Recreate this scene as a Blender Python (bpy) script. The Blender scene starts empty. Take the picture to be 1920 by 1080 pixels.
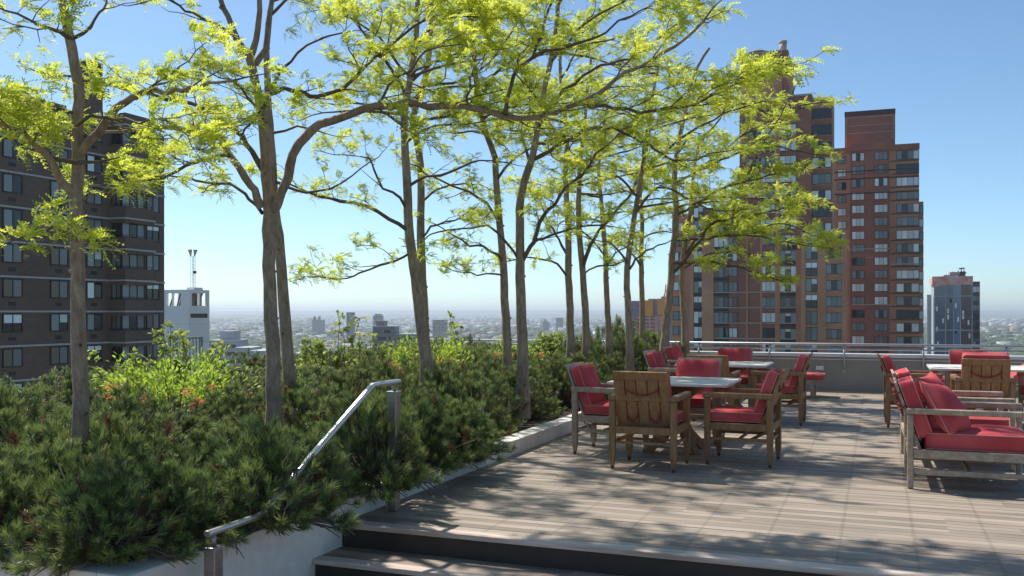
SKY_AIR, SKY_DUST, SKY_OZ, SKY_STR, SUN_STR, EXPOSURE = 0.7, 0.5, 4.0, 0.113, 4.1, 0.52
SKY_TINT = (0.95, 1.05, 0.99)
HAZE, HAZE_G = 1.45e-4, 0.35
import bpy, bmesh, math, random
import numpy as np
from mathutils import Vector, Matrix
R = math.radians
SC = bpy.context.scene
COL = SC.collection
rng = np.random.default_rng(7)
random.seed(7)

# ------------------------------------------------------------------ camera
YAW = R(21.26); FPX = 1761.0; CAMZ = 1.5; HOR = 585.0
FW = np.array([-math.sin(YAW), math.cos(YAW), 0.0]); RT = np.array([math.cos(YAW), math.sin(YAW), 0.0])
cam = bpy.data.cameras.new('camera'); camo = bpy.data.objects.new('camera', cam); COL.objects.link(camo)
camo.location = (0, 0, CAMZ); camo.rotation_euler = (R(90), 0, YAW)
cam.sensor_width = 36; cam.lens = 36 * FPX / 1920; cam.shift_y = (HOR - 540) / 1920
cam.clip_start = 0.05; cam.clip_end = 60000
SC.camera = camo

def P(px, py, d):
    """the point that stands d metres ahead of the viewer in the direction of a spot of the photograph"""
    return np.array([0, 0, CAMZ]) + FW * d + RT * ((px - 960) / FPX * d) + np.array([0, 0, (HOR - py) / FPX * d])
def x_at(px, Y):
    t = (px - 960) / FPX
    return Y * (0.9319 * t - 0.3626) / (0.9319 + 0.3626 * t)
def dep(X, Y): return -0.3626 * X + 0.9319 * Y
def z_at(py, d): return CAMZ + (HOR - py) / FPX * d

# ------------------------------------------------------------------ naming
def tag(o, label=None, cat=None, group=None, kind=None):
    if label: o['label'] = label
    if cat: o['category'] = cat
    if group: o['group'] = group
    if kind: o['kind'] = kind
    return o
def empty(name, loc=(0, 0, 0), rz=0.0, label=None, cat=None, group=None):
    o = bpy.data.objects.new(name, None); COL.objects.link(o)
    o.location = loc; o.rotation_euler = (0, 0, rz); o.empty_display_size = 0.2
    return tag(o, label, cat, group)
def link(name, me, parent=None):
    o = bpy.data.objects.new(name, me); COL.objects.link(o)
    if parent is not None: o.parent = parent
    return o
KIDS = {}
def children(o): return [c for c in COL.objects if c.parent == o]
def copy_tree(o, parent=None):
    c = o.copy(); COL.objects.link(c)
    if parent is not None: c.parent = parent
    for ch in children(o): copy_tree(ch, c)
    return c

# ------------------------------------------------------------------ mesh from arrays
def np_mesh(name, V, F, mats, midx=None, smooth=False):
    me = bpy.data.meshes.new(name)
    V = np.asarray(V, dtype=np.float32); F = np.asarray(F, dtype=np.int32)
    n, k = F.shape
    me.vertices.add(len(V)); me.vertices.foreach_set('co', V.ravel())
    me.loops.add(n * k); me.loops.foreach_set('vertex_index', F.ravel())
    me.polygons.add(n)
    me.polygons.foreach_set('loop_start', np.arange(0, n * k, k, dtype=np.int32))
    me.polygons.foreach_set('loop_total', np.full(n, k, dtype=np.int32))
    for m in mats: me.materials.append(m)
    if midx is not None: me.polygons.foreach_set('material_index', np.asarray(midx, dtype=np.int32))
    if smooth: me.polygons.foreach_set('use_smooth', np.ones(n, dtype=bool))
    me.update(calc_edges=True); me.validate()
    return me

class MB:
    """collects boxes, bars, tubes and prisms; build() links them as ONE mesh"""
    def __init__(s): s.v = []; s.f = []; s.m = []; s.sm = []
    def add(s, vs, fs, mi=0, sm=False):
        b = len(s.v); s.v += [tuple(float(c) for c in v) for v in vs]
        for f in fs: s.f.append(tuple(b + i for i in f)); s.m.append(mi); s.sm.append(sm)
    def box(s, x0, y0, z0, x1, y1, z1, mi=0):
        s.add([(x0,y0,z0),(x1,y0,z0),(x1,y1,z0),(x0,y1,z0),(x0,y0,z1),(x1,y0,z1),(x1,y1,z1),(x0,y1,z1)],
              [(3,2,1,0),(4,5,6,7),(0,1,5,4),(1,2,6,5),(2,3,7,6),(3,0,4,7)], mi)
    def bar(s, a, b, w, h, mi=0, up=(0,0,1), w2=None, h2=None):
        a = Vector(a); b = Vector(b); d = (b - a).normalized(); u = Vector(up)
        if abs(d.dot(u)) > .98: u = Vector((0,1,0))
        sx = d.cross(u).normalized(); sy = sx.cross(d).normalized()
        w2 = w if w2 is None else w2; h2 = h if h2 is None else h2
        vs = []
        for p, ww, hh in ((a, w, h), (b, w2, h2)):
            for i, j in ((-1,-1),(1,-1),(1,1),(-1,1)): vs.append(p + sx*i*ww/2 + sy*j*hh/2)
        s.add(vs, [(0,1,2,3),(7,6,5,4),(0,4,5,1),(1,5,6,2),(2,6,7,3),(3,7,4,0)], mi)
    def tube(s, pts, rad, n=8, mi=0, sm=True, cap=True):
        V, F = tube_arrays(pts, rad, n)
        s.add([tuple(p) for p in V], [tuple(f) for f in F], mi, sm)
        if cap:
            b = len(s.v) - len(V)
            s.f.append(tuple(b + i for i in range(n))[::-1]); s.m.append(mi); s.sm.append(False)
            s.f.append(tuple(b + len(V) - n + i for i in range(n))); s.m.append(mi); s.sm.append(False)
    def prism(s, poly, axis, lo, hi, mi=0):
        """poly: 2-D outline, extruded along axis 'x','y' or 'z'"""
        def pt(a, b, c): return {'x': (c, a, b), 'y': (a, c, b), 'z': (a, b, c)}[axis]
        n = len(poly)
        vs = [pt(a, b, lo) for a, b in poly] + [pt(a, b, hi) for a, b in poly]
        fs = [tuple(range(n))[::-1], tuple(range(n, 2*n))] + [(i, (i+1) % n, n + (i+1) % n, n + i) for i in range(n)]
        s.add(vs, fs, mi)
    def build(s, name, mats, parent=None, bevel=0.0, seg=2, fix=True):
        me = bpy.data.meshes.new(name); me.from_pydata(s.v, [], s.f)
        for m in (mats if isinstance(mats, (list, tuple)) else [mats]): me.materials.append(m)
        me.polygons.foreach_set('material_index', s.m); me.polygons.foreach_set('use_smooth', s.sm)
        if fix:
            bm = bmesh.new(); bm.from_mesh(me); bmesh.ops.recalc_face_normals(bm, faces=bm.faces); bm.to_mesh(me); bm.free()
        me.update()
        o = link(name, me, parent)
        if bevel:
            md = o.modifiers.new('bevel', 'BEVEL'); md.width = bevel; md.segments = seg; md.limit_method = 'ANGLE'; md.angle_limit = R(40)
        return o

def frames(pts):
    pts = np.asarray(pts, float)
    T = np.gradient(pts, axis=0) if len(pts) > 2 else np.repeat((pts[1] - pts[0])[None], 2, 0)
    T /= np.linalg.norm(T, axis=1)[:, None] + 1e-12
    u = np.array([0, 0, 1.0]) if abs(T[0][2]) < .9 else np.array([1.0, 0, 0])
    A = []
    for t in T:
        u = u - t * u.dot(t); u /= np.linalg.norm(u) + 1e-12; A.append(u.copy())
    A = np.array(A); B = np.cross(T, A)
    return pts, T, A, B
def tube_arrays(pts, rad, n):
    pts, T, A, B = frames(pts); rad = np.asarray(rad, float)
    if rad.ndim == 0: rad = np.full(len(pts), float(rad))
    an = np.arange(n) * 2 * math.pi / n
    V = pts[:, None, :] + rad[:, None, None] * (np.cos(an)[None, :, None] * A[:, None, :] + np.sin(an)[None, :, None] * B[:, None, :])
    m = len(pts); i = np.arange(m - 1)[:, None] * n; j = np.arange(n)[None, :]; k = (j + 1) % n
    F = np.stack([i + j, i + k, i + n + k, i + n + j], -1).reshape(-1, 4)
    return V.reshape(-1, 3), F
class Arr:
    """array collector for big organic meshes (quads)"""
    def __init__(s): s.V = []; s.F = []; s.M = []; s.n = 0
    def add(s, V, F, mi=0):
        s.V.append(V); s.F.append(F + s.n); s.M.append(np.full(len(F), mi, dtype=np.int32)); s.n += len(V)
    def mesh(s, name, mats, smooth=False):
        return np_mesh(name, np.concatenate(s.V), np.concatenate(s.F), mats, np.concatenate(s.M), smooth)

# ------------------------------------------------------------------ materials
def new_mat(name):
    m = bpy.data.materials.new(name); m.use_nodes = True
    nt = m.node_tree; b = nt.nodes['Principled BSDF']
    return m, nt, b
def N(nt, t, **kw):
    n = nt.nodes.new(t)
    for k, v in kw.items():
        if k.startswith('_'): setattr(n, k[1:], v)
        else:
            key = k.replace('__', ' ')
            n.inputs[int(key[1:]) if key[0] == 'i' and key[1:].isdigit() else key].default_value = v
    return n
def L(nt, a, ao, b, bi): nt.links.new(a.outputs[ao], b.inputs[bi])
def ramp(nt, stops):
    n = nt.nodes.new('ShaderNodeValToRGB'); e = n.color_ramp.elements
    e[0].position, e[0].color = stops[0][0], (*stops[0][1], 1)
    e[1].position, e[1].color = stops[-1][0], (*stops[-1][1], 1)
    for p, c in stops[1:-1]:
        x = e.new(p); x.color = (*c, 1)
    return n
def coords(nt, scale=(1, 1, 1), world=False):
    mp = N(nt, 'ShaderNodeMapping'); mp.inputs['Scale'].default_value = scale
    if world:
        g = N(nt, 'ShaderNodeNewGeometry'); L(nt, g, 'Position', mp, 'Vector')
    else:
        g = N(nt, 'ShaderNodeTexCoord'); L(nt, g, 'Object', mp, 'Vector')
    return mp
def noisy(name, c0, c1, scale=5.0, stretch=(1, 1, 1), rough=0.7, bump=0.0, world=False, detail=5.0, spec=0.5, metal=0.0, c2=None, scale2=0.7, amt2=0.5, coat=0.0, bscale=None):
    """surface whose colour wanders between c0 and c1 (fine) and towards c2 (broad)"""
    m, nt, b = new_mat(name)
    mp = coords(nt, stretch, world)
    n = N(nt, 'ShaderNodeTexNoise', Scale=scale, Detail=detail, Roughness=0.65); L(nt, mp, 0, n, 'Vector')
    r = ramp(nt, [(0.3, c0), (0.72, c1)]); L(nt, n, 'Fac', r, 'Fac')
    out = r
    if c2 is not None:
        n2 = N(nt, 'ShaderNodeTexNoise', Scale=scale2, Detail=3.0); L(nt, mp, 0, n2, 'Vector')
        r2 = ramp(nt, [(0.42, (0, 0, 0)), (0.68, (amt2, amt2, amt2))]); L(nt, n2, 'Fac', r2, 'Fac')
        mx = N(nt, 'ShaderNodeMixRGB'); mx.inputs['Color2'].default_value = (*c2, 1)
        L(nt, r2, 'Color', mx, 'Fac'); L(nt, r, 'Color', mx, 'Color1'); out = mx
    L(nt, out, 'Color', b, 'Base Color')
    b.inputs['Roughness'].default_value = rough; b.inputs['Specular IOR Level'].default_value = spec
    b.inputs['Metallic'].default_value = metal; b.inputs['Coat Weight'].default_value = coat
    if bump:
        bp = N(nt, 'ShaderNodeBump', Strength=bump, Distance=0.02)
        src = n
        if bscale:
            src = N(nt, 'ShaderNodeTexNoise', Scale=bscale, Detail=4.0); L(nt, mp, 0, src, 'Vector')
        L(nt, src, 'Fac', bp, 'Height'); L(nt, bp, 'Normal', b, 'Normal')
    return m
def plain(name, c, rough=0.6, metal=0.0, spec=0.5):
    return noisy(name, tuple(x * .88 for x in c), tuple(min(1, x * 1.1) for x in c), 3.0, rough=rough, metal=metal, spec=spec)
def leafy(name, stops, trans=0.5, rough=0.5, tmul=1.25, nscale=1.2):
    """leaf: each leaf its own tone along a ramp, part of the light passing through"""
    m, nt, b = new_mat(name)
    g = N(nt, 'ShaderNodeNewGeometry')
    nz = N(nt, 'ShaderNodeTexNoise', Scale=nscale, Detail=2.0); L(nt, g, 'Position', nz, 'Vector')
    mx = N(nt, 'ShaderNodeMath', _operation='MULTIPLY_ADD'); mx.inputs[1].default_value = 0.55
    a2 = N(nt, 'ShaderNodeMath', _operation='MULTIPLY_ADD'); a2.inputs[1].default_value = 0.9; a2.inputs[2].default_value = -0.22
    L(nt, nz, 'Fac', a2, 0); L(nt, g, 'Random Per Island', mx, 0); L(nt, a2, 0, mx, 2)
    r = ramp(nt, stops); L(nt, mx, 0, r, 'Fac')
    L(nt, r, 'Color', b, 'Base Color'); b.inputs['Roughness'].default_value = rough; b.inputs['Specular IOR Level'].default_value = 0.3
    if trans:
        tr = N(nt, 'ShaderNodeBsdfTranslucent'); ms = N(nt, 'ShaderNodeMixShader', Fac=trans)
        br = N(nt, 'ShaderNodeVectorMath', _operation='SCALE'); br.inputs['Scale'].default_value = tmul
        L(nt, r, 'Color', br, 0); L(nt, br, 0, tr, 'Color')
        out = nt.nodes['Material Output']
        L(nt, b, 'BSDF', ms, 1); L(nt, tr, 'BSDF', ms, 2); L(nt, ms, 0, out, 'Surface')
    return m

def deck_mat(name, c_lo, c_hi, joints=True):
    m, nt, b = new_mat(name)
    g = N(nt, 'ShaderNodeNewGeometry'); sp = N(nt, 'ShaderNodeSeparateXYZ'); L(nt, g, 'Position', sp, 0)
    row = N(nt, 'ShaderNodeMath', _operation='MULTIPLY'); row.inputs[1].default_value = 1 / 0.095; L(nt, sp, 'Y', row, 0)
    fl = N(nt, 'ShaderNodeMath', _operation='FLOOR'); L(nt, row, 0, fl, 0)
    xs = N(nt, 'ShaderNodeMath', _operation='MULTIPLY'); xs.inputs[1].default_value = 1 / 1.82; L(nt, sp, 'X', xs, 0)
    wn0 = N(nt, 'ShaderNodeTexWhiteNoise', _noise_dimensions='1D'); L(nt, fl, 0, wn0, 'W')
    st = N(nt, 'ShaderNodeMath', _operation='MULTIPLY'); st.inputs[1].default_value = 4.0; L(nt, wn0, 'Value', st, 0)
    st2 = N(nt, 'ShaderNodeMath', _operation='FLOOR'); L(nt, st, 0, st2, 0)
    st3 = N(nt, 'ShaderNodeMath', _operation='MULTIPLY_ADD'); st3.inputs[1].default_value = 0.25; L(nt, st2, 0, st3, 0); L(nt, xs, 0, st3, 2)
    xf = N(nt, 'ShaderNodeMath', _operation='FLOOR'); L(nt, st3, 0, xf, 0)
    cb = N(nt, 'ShaderNodeCombineXYZ'); L(nt, fl, 0, cb, 'X'); L(nt, xf, 0, cb, 'Y')
    wn = N(nt, 'ShaderNodeTexWhiteNoise', _noise_dimensions='2D'); L(nt, cb, 0, wn, 'Vector')
    mp = N(nt, 'ShaderNodeMapping'); mp.inputs['Scale'].default_value = (1.6, 42, 1); L(nt, g, 'Position', mp, 'Vector')
    gr = N(nt, 'ShaderNodeTexNoise', Scale=1.0, Detail=6.0, Roughness=0.7); L(nt, mp, 0, gr, 'Vector')
    mp2 = N(nt, 'ShaderNodeMapping'); mp2.inputs['Scale'].default_value = (0.9, 2.2, 1); L(nt, g, 'Position', mp2, 'Vector')
    bl = N(nt, 'ShaderNodeTexNoise', Scale=1.3, Detail=3.0); L(nt, mp2, 0, bl, 'Vector')
    a = N(nt, 'ShaderNodeMath', _operation='MULTIPLY_ADD'); a.inputs[1].default_value = 0.42; L(nt, wn, 'Value', a, 0)
    g2 = N(nt, 'ShaderNodeMath', _operation='MULTIPLY_ADD'); g2.inputs[1].default_value = 0.75; g2.inputs[2].default_value = -0.2; L(nt, gr, 'Fac', g2, 0); L(nt, g2, 0, a, 2)
    a2 = N(nt, 'ShaderNodeMath', _operation='MULTIPLY_ADD'); a2.inputs[1].default_value = 0.5; L(nt, bl, 'Fac', a2, 0); L(nt, a, 0, a2, 2)
    r = ramp(nt, [(0.25, c_lo), (0.62, tuple((x + y) / 2 for x, y in zip(c_lo, c_hi))), (1.0, c_hi)]); L(nt, a2, 0, r, 'Fac')
    out = r
    if joints:
        def fr(src, mul, add=0.0):
            q = N(nt, 'ShaderNodeMath', _operation='MULTIPLY_ADD'); q.inputs[1].default_value = mul; q.inputs[2].default_value = add; L(nt, src[0], src[1], q, 0)
            f = N(nt, 'ShaderNodeMath', _operation='FRACT'); L(nt, q, 0, f, 0); return f
        fx = fr((sp, 'X'), 1 / 0.455); d1 = N(nt, 'ShaderNodeMath', _operation='SUBTRACT'); d1.inputs[1].default_value = 0.5; L(nt, fx, 0, d1, 0)
        ab = N(nt, 'ShaderNodeMath', _operation='ABSOLUTE'); L(nt, d1, 0, ab, 0)
        # two screw heads per board, either side of the joist line, and the butt joint on some boards
        da = N(nt, 'ShaderNodeMath', _operation='SUBTRACT'); da.inputs[1].default_value = 0.022; L(nt, ab, 0, da, 0)
        dab = N(nt, 'ShaderNodeMath', _operation='ABSOLUTE'); L(nt, da, 0, dab, 0)
        s1 = N(nt, 'ShaderNodeMath', _operation='LESS_THAN'); s1.inputs[1].default_value = 0.011; L(nt, dab, 0, s1, 0)
        fy = fr((sp, 'Y'), 2 / 0.095); dy = N(nt, 'ShaderNodeMath', _operation='SUBTRACT'); dy.inputs[1].default_value = 0.5; L(nt, fy, 0, dy, 0)
        aby = N(nt, 'ShaderNodeMath', _operation='ABSOLUTE'); L(nt, dy, 0, aby, 0)
        s2 = N(nt, 'ShaderNodeMath', _operation='LESS_THAN'); s2.inputs[1].default_value = 0.12; L(nt, aby, 0, s2, 0)
        sc = N(nt, 'ShaderNodeMath', _operation='MULTIPLY'); L(nt, s1, 0, sc, 0); L(nt, s2, 0, sc, 1)
        j1 = N(nt, 'ShaderNodeMath', _operation='LESS_THAN'); j1.inputs[1].default_value = 0.0045; L(nt, ab, 0, j1, 0)
        mxx = N(nt, 'ShaderNodeMath', _operation='MAXIMUM'); L(nt, sc, 0, mxx, 0); L(nt, j1, 0, mxx, 1)
        k = N(nt, 'ShaderNodeMath', _operation='MULTIPLY'); k.inputs[1].default_value = 0.5; L(nt, mxx, 0, k, 0)
        mx = N(nt, 'ShaderNodeMixRGB'); mx.inputs['Color2'].default_value = (0.03, 0.025, 0.02, 1)
        L(nt, k, 0, mx, 'Fac'); L(nt, r, 'Color', mx, 'Color1'); out = mx
    L(nt, out, 'Color', b, 'Base Color'); b.inputs['Roughness'].default_value = 0.62; b.inputs['Specular IOR Level'].default_value = 0.35
    bp = N(nt, 'ShaderNodeBump', Strength=0.35, Distance=0.004); L(nt, gr, 'Fac', bp, 'Height'); L(nt, bp, 'Normal', b, 'Normal')
    return m

def brick_mat(name, c1, c2, mortar, course=0.22, world_axis='XZ', stain=0.25):
    m, nt, b = new_mat(name)
    g = N(nt, 'ShaderNodeNewGeometry'); sp = N(nt, 'ShaderNodeSeparateXYZ'); L(nt, g, 'Position', sp, 0)
    ad = N(nt, 'ShaderNodeMath', _operation='ADD'); L(nt, sp, 'X', ad, 0); L(nt, sp, 'Y', ad, 1)
    cb = N(nt, 'ShaderNodeCombineXYZ'); L(nt, ad, 0, cb, 'X'); L(nt, sp, 'Z', cb, 'Y')
    bk = N(nt, 'ShaderNodeTexBrick', Scale=1.0); L(nt, cb, 0, bk, 'Vector')
    bk.inputs['Brick Width'].default_value = course * 3; bk.inputs['Row Height'].default_value = course; bk.inputs['Mortar Size'].default_value = 0.012
    bk.inputs['Color1'].default_value = (*c1, 1); bk.inputs['Color2'].default_value = (*c2, 1); bk.inputs['Mortar'].default_value = (*mortar, 1)
    nz = N(nt, 'ShaderNodeTexNoise', Scale=0.12, Detail=6.0); L(nt, g, 'Position', nz, 'Vector')
    r = ramp(nt, [(0.3, (1 - stain,) * 3), (0.7, (1 + stain * .6,) * 3)]); L(nt, nz, 'Fac', r, 'Fac')
    mu = N(nt, 'ShaderNodeMixRGB', _blend_type='MULTIPLY', Fac=1.0); L(nt, bk, 'Color', mu, 'Color1'); L(nt, r, 'Color', mu, 'Color2')
    L(nt, mu, 'Color', b, 'Base Color'); b.inputs['Roughness'].default_value = 0.85
    return m

M = {}
M['deck'] = deck_mat('weathered deck boards', (0.165, 0.130, 0.098), (0.45, 0.37, 0.292))
M['tread'] = deck_mat('weathered tread boards', (0.14, 0.105, 0.08), (0.42, 0.33, 0.26), joints=False)
M['nosing'] = noisy('pale nosing board', (0.52, 0.41, 0.33), (0.74, 0.63, 0.54), 3.0, (1.5, 20, 20), 0.6, 0.15, c2=(0.34, 0.22, 0.15), scale2=0.8, amt2=0.7)
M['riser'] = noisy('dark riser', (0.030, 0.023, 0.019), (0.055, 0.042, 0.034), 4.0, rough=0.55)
M['concrete'] = noisy('pale concrete', (0.72, 0.65, 0.57), (0.86, 0.79, 0.70), 9.0, rough=0.85, bump=0.12, c2=(0.50, 0.45, 0.40), scale2=1.6, amt2=0.55)
M['soil'] = noisy('planter soil', (0.03, 0.022, 0.016), (0.07, 0.05, 0.035), 14.0, rough=0.95, bump=0.5)
M['parapet'] = noisy('grey parapet paint', (0.27, 0.25, 0.23), (0.32, 0.30, 0.275), 2.0, rough=0.75, bump=0.05, c2=(0.22, 0.21, 0.20), scale2=0.7, amt2=0.5)
M['coping'] = noisy('pale metal coping', (0.58, 0.59, 0.60), (0.70, 0.70, 0.70), 3.0, rough=0.5)
M['steel'] = noisy('brushed steel', (0.55, 0.53, 0.51), (0.68, 0.66, 0.63), 8.0, (1, 1, 6), 0.32, metal=0.9)
M['rail_steel'] = noisy('dull steel tube', (0.34, 0.35, 0.37), (0.44, 0.45, 0.47), 6.0, (1, 1, 1), 0.45, metal=0.6)
M['post_steel'] = noisy('steel post with painted wood reflection', (0.30, 0.25, 0.21), (0.42, 0.35, 0.30), 6.0, (1, 1, 5), 0.38, metal=0.75)  # brown in the base colour stands in for wood reflected by stainless steel
M['wood'] = noisy('oiled teak', (0.19, 0.086, 0.030), (0.38, 0.20, 0.080), 5.0, (6, 6, 1.2), 0.5, 0.12, c2=(0.40, 0.27, 0.16), scale2=1.5, amt2=0.3)
M['wood_grey'] = noisy('weathered teak', (0.31, 0.23, 0.16), (0.52, 0.42, 0.32), 5.0, (1.2, 6, 6), 0.6, 0.12, c2=(0.24, 0.15, 0.09), scale2=1.7, amt2=0.5)
M['foot'] = noisy('dark leg tip', (0.07, 0.04, 0.025), (0.12, 0.07, 0.04), 9.0, rough=0.5)
M['red'] = noisy('red cushion fabric', (0.47, 0.055, 0.062), (0.58, 0.085, 0.090), 3.5, rough=0.9, bump=0.08, spec=0.2, c2=(0.62, 0.16, 0.15), scale2=2.0, amt2=0.6, bscale=120)
M['piping'] = plain('pale pink piping', (0.62, 0.25, 0.23), 0.8)
M['cord'] = plain('dark red cord', (0.25, 0.045, 0.035), 0.8)
M['stone'] = noisy('pale stone top', (0.70, 0.645, 0.55), (0.86, 0.80, 0.69), 3.0, (1, 3, 1), 0.5, c2=(0.46, 0.45, 0.41), scale2=2.5, amt2=0.5)
m, nt, b = new_mat('locust bark')
mp = coords(nt, (1, 1, .35)); mp2 = coords(nt, (1, 1, 3.2)); mp3 = coords(nt, (1, 1, 1))
n1 = N(nt, 'ShaderNodeTexNoise', Scale=26.0, Detail=8.0, Roughness=.7); L(nt, mp, 0, n1, 'Vector')
n2 = N(nt, 'ShaderNodeTexVoronoi', Scale=17.0); L(nt, mp2, 0, n2, 'Vector')
n3 = N(nt, 'ShaderNodeTexNoise', Scale=2.6, Detail=4.0); L(nt, mp3, 0, n3, 'Vector')
r1 = ramp(nt, [(.28, (.17, .115, .080)), (.5, (.34, .245, .175)), (.75, (.50, .39, .295))]); L(nt, n1, 'Fac', r1, 'Fac')
r2 = ramp(nt, [(.05, (.38, .36, .34)), (.22, (1, 1, 1))]); L(nt, n2, 'Distance', r2, 'Fac')
r3 = ramp(nt, [(.35, (.72, .70, .70)), (.65, (1.15, 1.14, 1.10))]); L(nt, n3, 'Fac', r3, 'Fac')
x1 = N(nt, 'ShaderNodeMixRGB', _blend_type='MULTIPLY', Fac=.75); L(nt, r1, 'Color', x1, 'Color1'); L(nt, r2, 'Color', x1, 'Color2')
x2 = N(nt, 'ShaderNodeMixRGB', _blend_type='MULTIPLY', Fac=1.0); L(nt, x1, 'Color', x2, 'Color1'); L(nt, r3, 'Color', x2, 'Color2')
L(nt, x2, 'Color', b, 'Base Color'); b.inputs['Roughness'].default_value = .85
bp = N(nt, 'ShaderNodeBump', Strength=.7, Distance=.012); L(nt, n1, 'Fac', bp, 'Height'); L(nt, bp, 'Normal', b, 'Normal')
M['bark'] = m
M['twig'] = noisy('dark twig bark', (0.10, 0.068, 0.048), (0.20, 0.145, 0.10), 9.0, rough=0.9)
M['locust_leaf'] = leafy('young locust leaf', [(0.0, (0.25, 0.32, 0.028)), (0.35, (0.43, 0.50, 0.045)), (0.7, (0.62, 0.64, 0.085)), (1.0, (0.74, 0.69, 0.20))], 0.62, tmul=1.3)
M['needle'] = leafy('pine needle', [(0.0, (0.045, 0.072, 0.028)), (0.4, (0.092, 0.138, 0.046)), (0.8, (0.15, 0.205, 0.07)), (1.0, (0.23, 0.26, 0.11))], 0.2, nscale=2.2)
M['needle_young'] = leafy('young pine needle', [(0.0, (0.15, 0.215, 0.055)), (0.5, (0.27, 0.345, 0.09)), (1.0, (0.43, 0.46, 0.16))], 0.25, nscale=2.2)
M['needle_dry'] = leafy('dry pine needle', [(0.0, (0.12, 0.05, 0.025)), (1.0, (0.30, 0.13, 0.06))], 0.1)
M['candle'] = leafy('pine candle', [(0.0, (0.22, 0.14, 0.06)), (0.5, (0.26, 0.26, 0.10)), (1.0, (0.40, 0.44, 0.20))], 0.1)
M['azalea_leaf'] = leafy('bright shrub leaf', [(0.0, (0.18, 0.30, 0.02)), (0.5, (0.36, 0.50, 0.05)), (1.0, (0.56, 0.60, 0.12))], 0.5)
M['azalea_flower'] = leafy('coral azalea petal', [(0.0, (0.75, 0.15, 0.09)), (0.5, (0.90, 0.34, 0.17)), (1.0, (0.95, 0.60, 0.38))], 0.35)
M['sapling_leaf'] = leafy('pale sapling leaf', [(0.0, (0.16, 0.24, 0.04)), (0.5, (0.33, 0.40, 0.08)), (1.0, (0.52, 0.53, 0.18))], 0.45)
# ================================================================== terrace: the setting
def struct(o, kind='structure'): o['kind'] = kind; return o
XW = -3.56           # planter wall face
DE = 9.5             # deck reaches this far to the right
mb = MB()
for k in range(62, 196):
    y0 = k * 0.095; mb.box(XW + 0.004, y0 + 0.003, -0.028, DE, y0 + 0.092, 0.0 + rng.uniform(-0.0012, 0.0012), 0)
mb.box(XW + 0.002, 5.87, -0.08, DE + .01, 18.80, -0.034, 2)
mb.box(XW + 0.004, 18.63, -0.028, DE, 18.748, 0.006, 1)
deck = struct(mb.build('deck', [M['deck'], M['nosing'], M['riser']]))
mb = MB()
mb.box(XW + .003, 5.765, -0.032, DE, 5.885, 0.004, 1)                 # top nosing
for i in range(1, 4):
    yf = 5.765 - 0.345 * i; z = -0.17 * i
    mb.box(XW + .003, yf, z - 0.034, DE, yf + 0.11, z + 0.002, 1)
    for j in range(3): mb.box(XW + .003, yf + 0.114 + j * 0.094, z - 0.03, DE, yf + 0.114 + j * 0.094 + 0.09, z, 0)
for i in range(0, 4):
    yf = 5.765 - 0.345 * i
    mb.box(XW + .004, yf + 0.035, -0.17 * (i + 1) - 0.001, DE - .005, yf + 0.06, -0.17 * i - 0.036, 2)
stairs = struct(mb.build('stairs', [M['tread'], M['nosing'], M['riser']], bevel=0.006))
mb = MB()
for k in range(int(-1.0 / .095), 50):
    y0 = k * 0.095; mb.box(-9.5, y0 + .003, -0.708, DE, y0 + .092, -0.68, 0)
lower = struct(mb.build('lower_deck', [M['tread']]))
# planter
mb = MB()
mb.box(-3.77, 3.75, -0.70, XW, 18.74, 0.15)
mb.box(-9.2, 3.75, -0.70, -3.773, 3.96, 0.1495)
pw = mb.build('planter_wall', [M['concrete']], bevel=0.008)
tag(pw, 'low pale concrete planter wall running beside the steps and deck', 'wall')
# soil mound
nx, ny = 24, 60
xs = np.linspace(-9.1, -3.775, nx); ys = np.linspace(3.965, 18.7, ny)
def soil_z(x, y):
    t = np.clip((-x - 3.9) / 3.4, 0, 1); return 0.10 + 0.30 * t * t * (3 - 2 * t)
V = np.array([[x, y, soil_z(x, y) + 0.02 * math.sin(3 * x + 5 * y)] for x in xs for y in ys])
F = np.array([[i*ny + j, (i+1)*ny + j, (i+1)*ny + j + 1, i*ny + j + 1] for i in range(nx-1) for j in range(ny-1)])
struct(link('planter_soil', np_mesh('planter_soil', V, F, [M['soil']], smooth=True)))
# far parapet
mb = MB()
mb.box(-9.3, 18.75, -0.70, DE, 18.98, 0.655, 0)
par = mb.build('parapet_wall', [M['parapet']])
tag(par, 'grey painted parapet wall with pale metal coping at the far end of the deck', 'wall')
mb = MB(); mb.box(-9.35, 18.70, 0.655, DE, 19.03, 0.715, 0)
mb.box(-9.35, 18.738, 0.60, DE, 18.75, 0.618, 0)
mb.build('coping', [M['coping']], par, bevel=0.006)
er = empty('metal_railing', (0, 18.84, 0.715), label='slim two-bar steel railing carried on brackets along the grey parapet', cat='railing')
mb = MB(); mb.tube([(-9.3, -.08, .175), (DE, -.08, .175)], .022, 10); mb.build('top_rail', [M['rail_steel']], er)
mb = MB(); mb.tube([(-9.3, -.10, .085), (DE, -.10, .085)], .017, 10); mb.build('lower_rail', [M['rail_steel']], er)
for k in range(10):
    x = -3.05 + k * 1.36 - .25
    mb = MB()
    mb.tube([(x, -.105, -.30), (x, -.125, -.20), (x, -.175, -.05), (x, -.155, .05), (x, -.10, .085), (x, -.08, .16)], .019, 8)
    mb.box(x - .03, -.112, -.36, x + .03, -.092, -.24)
    mb.build('bracket', [M['rail_steel']], er)
ub = MB(); 
o = empty('outlet_box', (-1.02, 18.735, 0.44), label='small white box mounted on the grey parapet above the lounger', cat='box')
ub.box(-.07, -.03, -.04, .07, .013, .04); ub.build('box_body', [plain('white plastic', (.75, .75, .74), .5)], o, bevel=.008)
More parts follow.
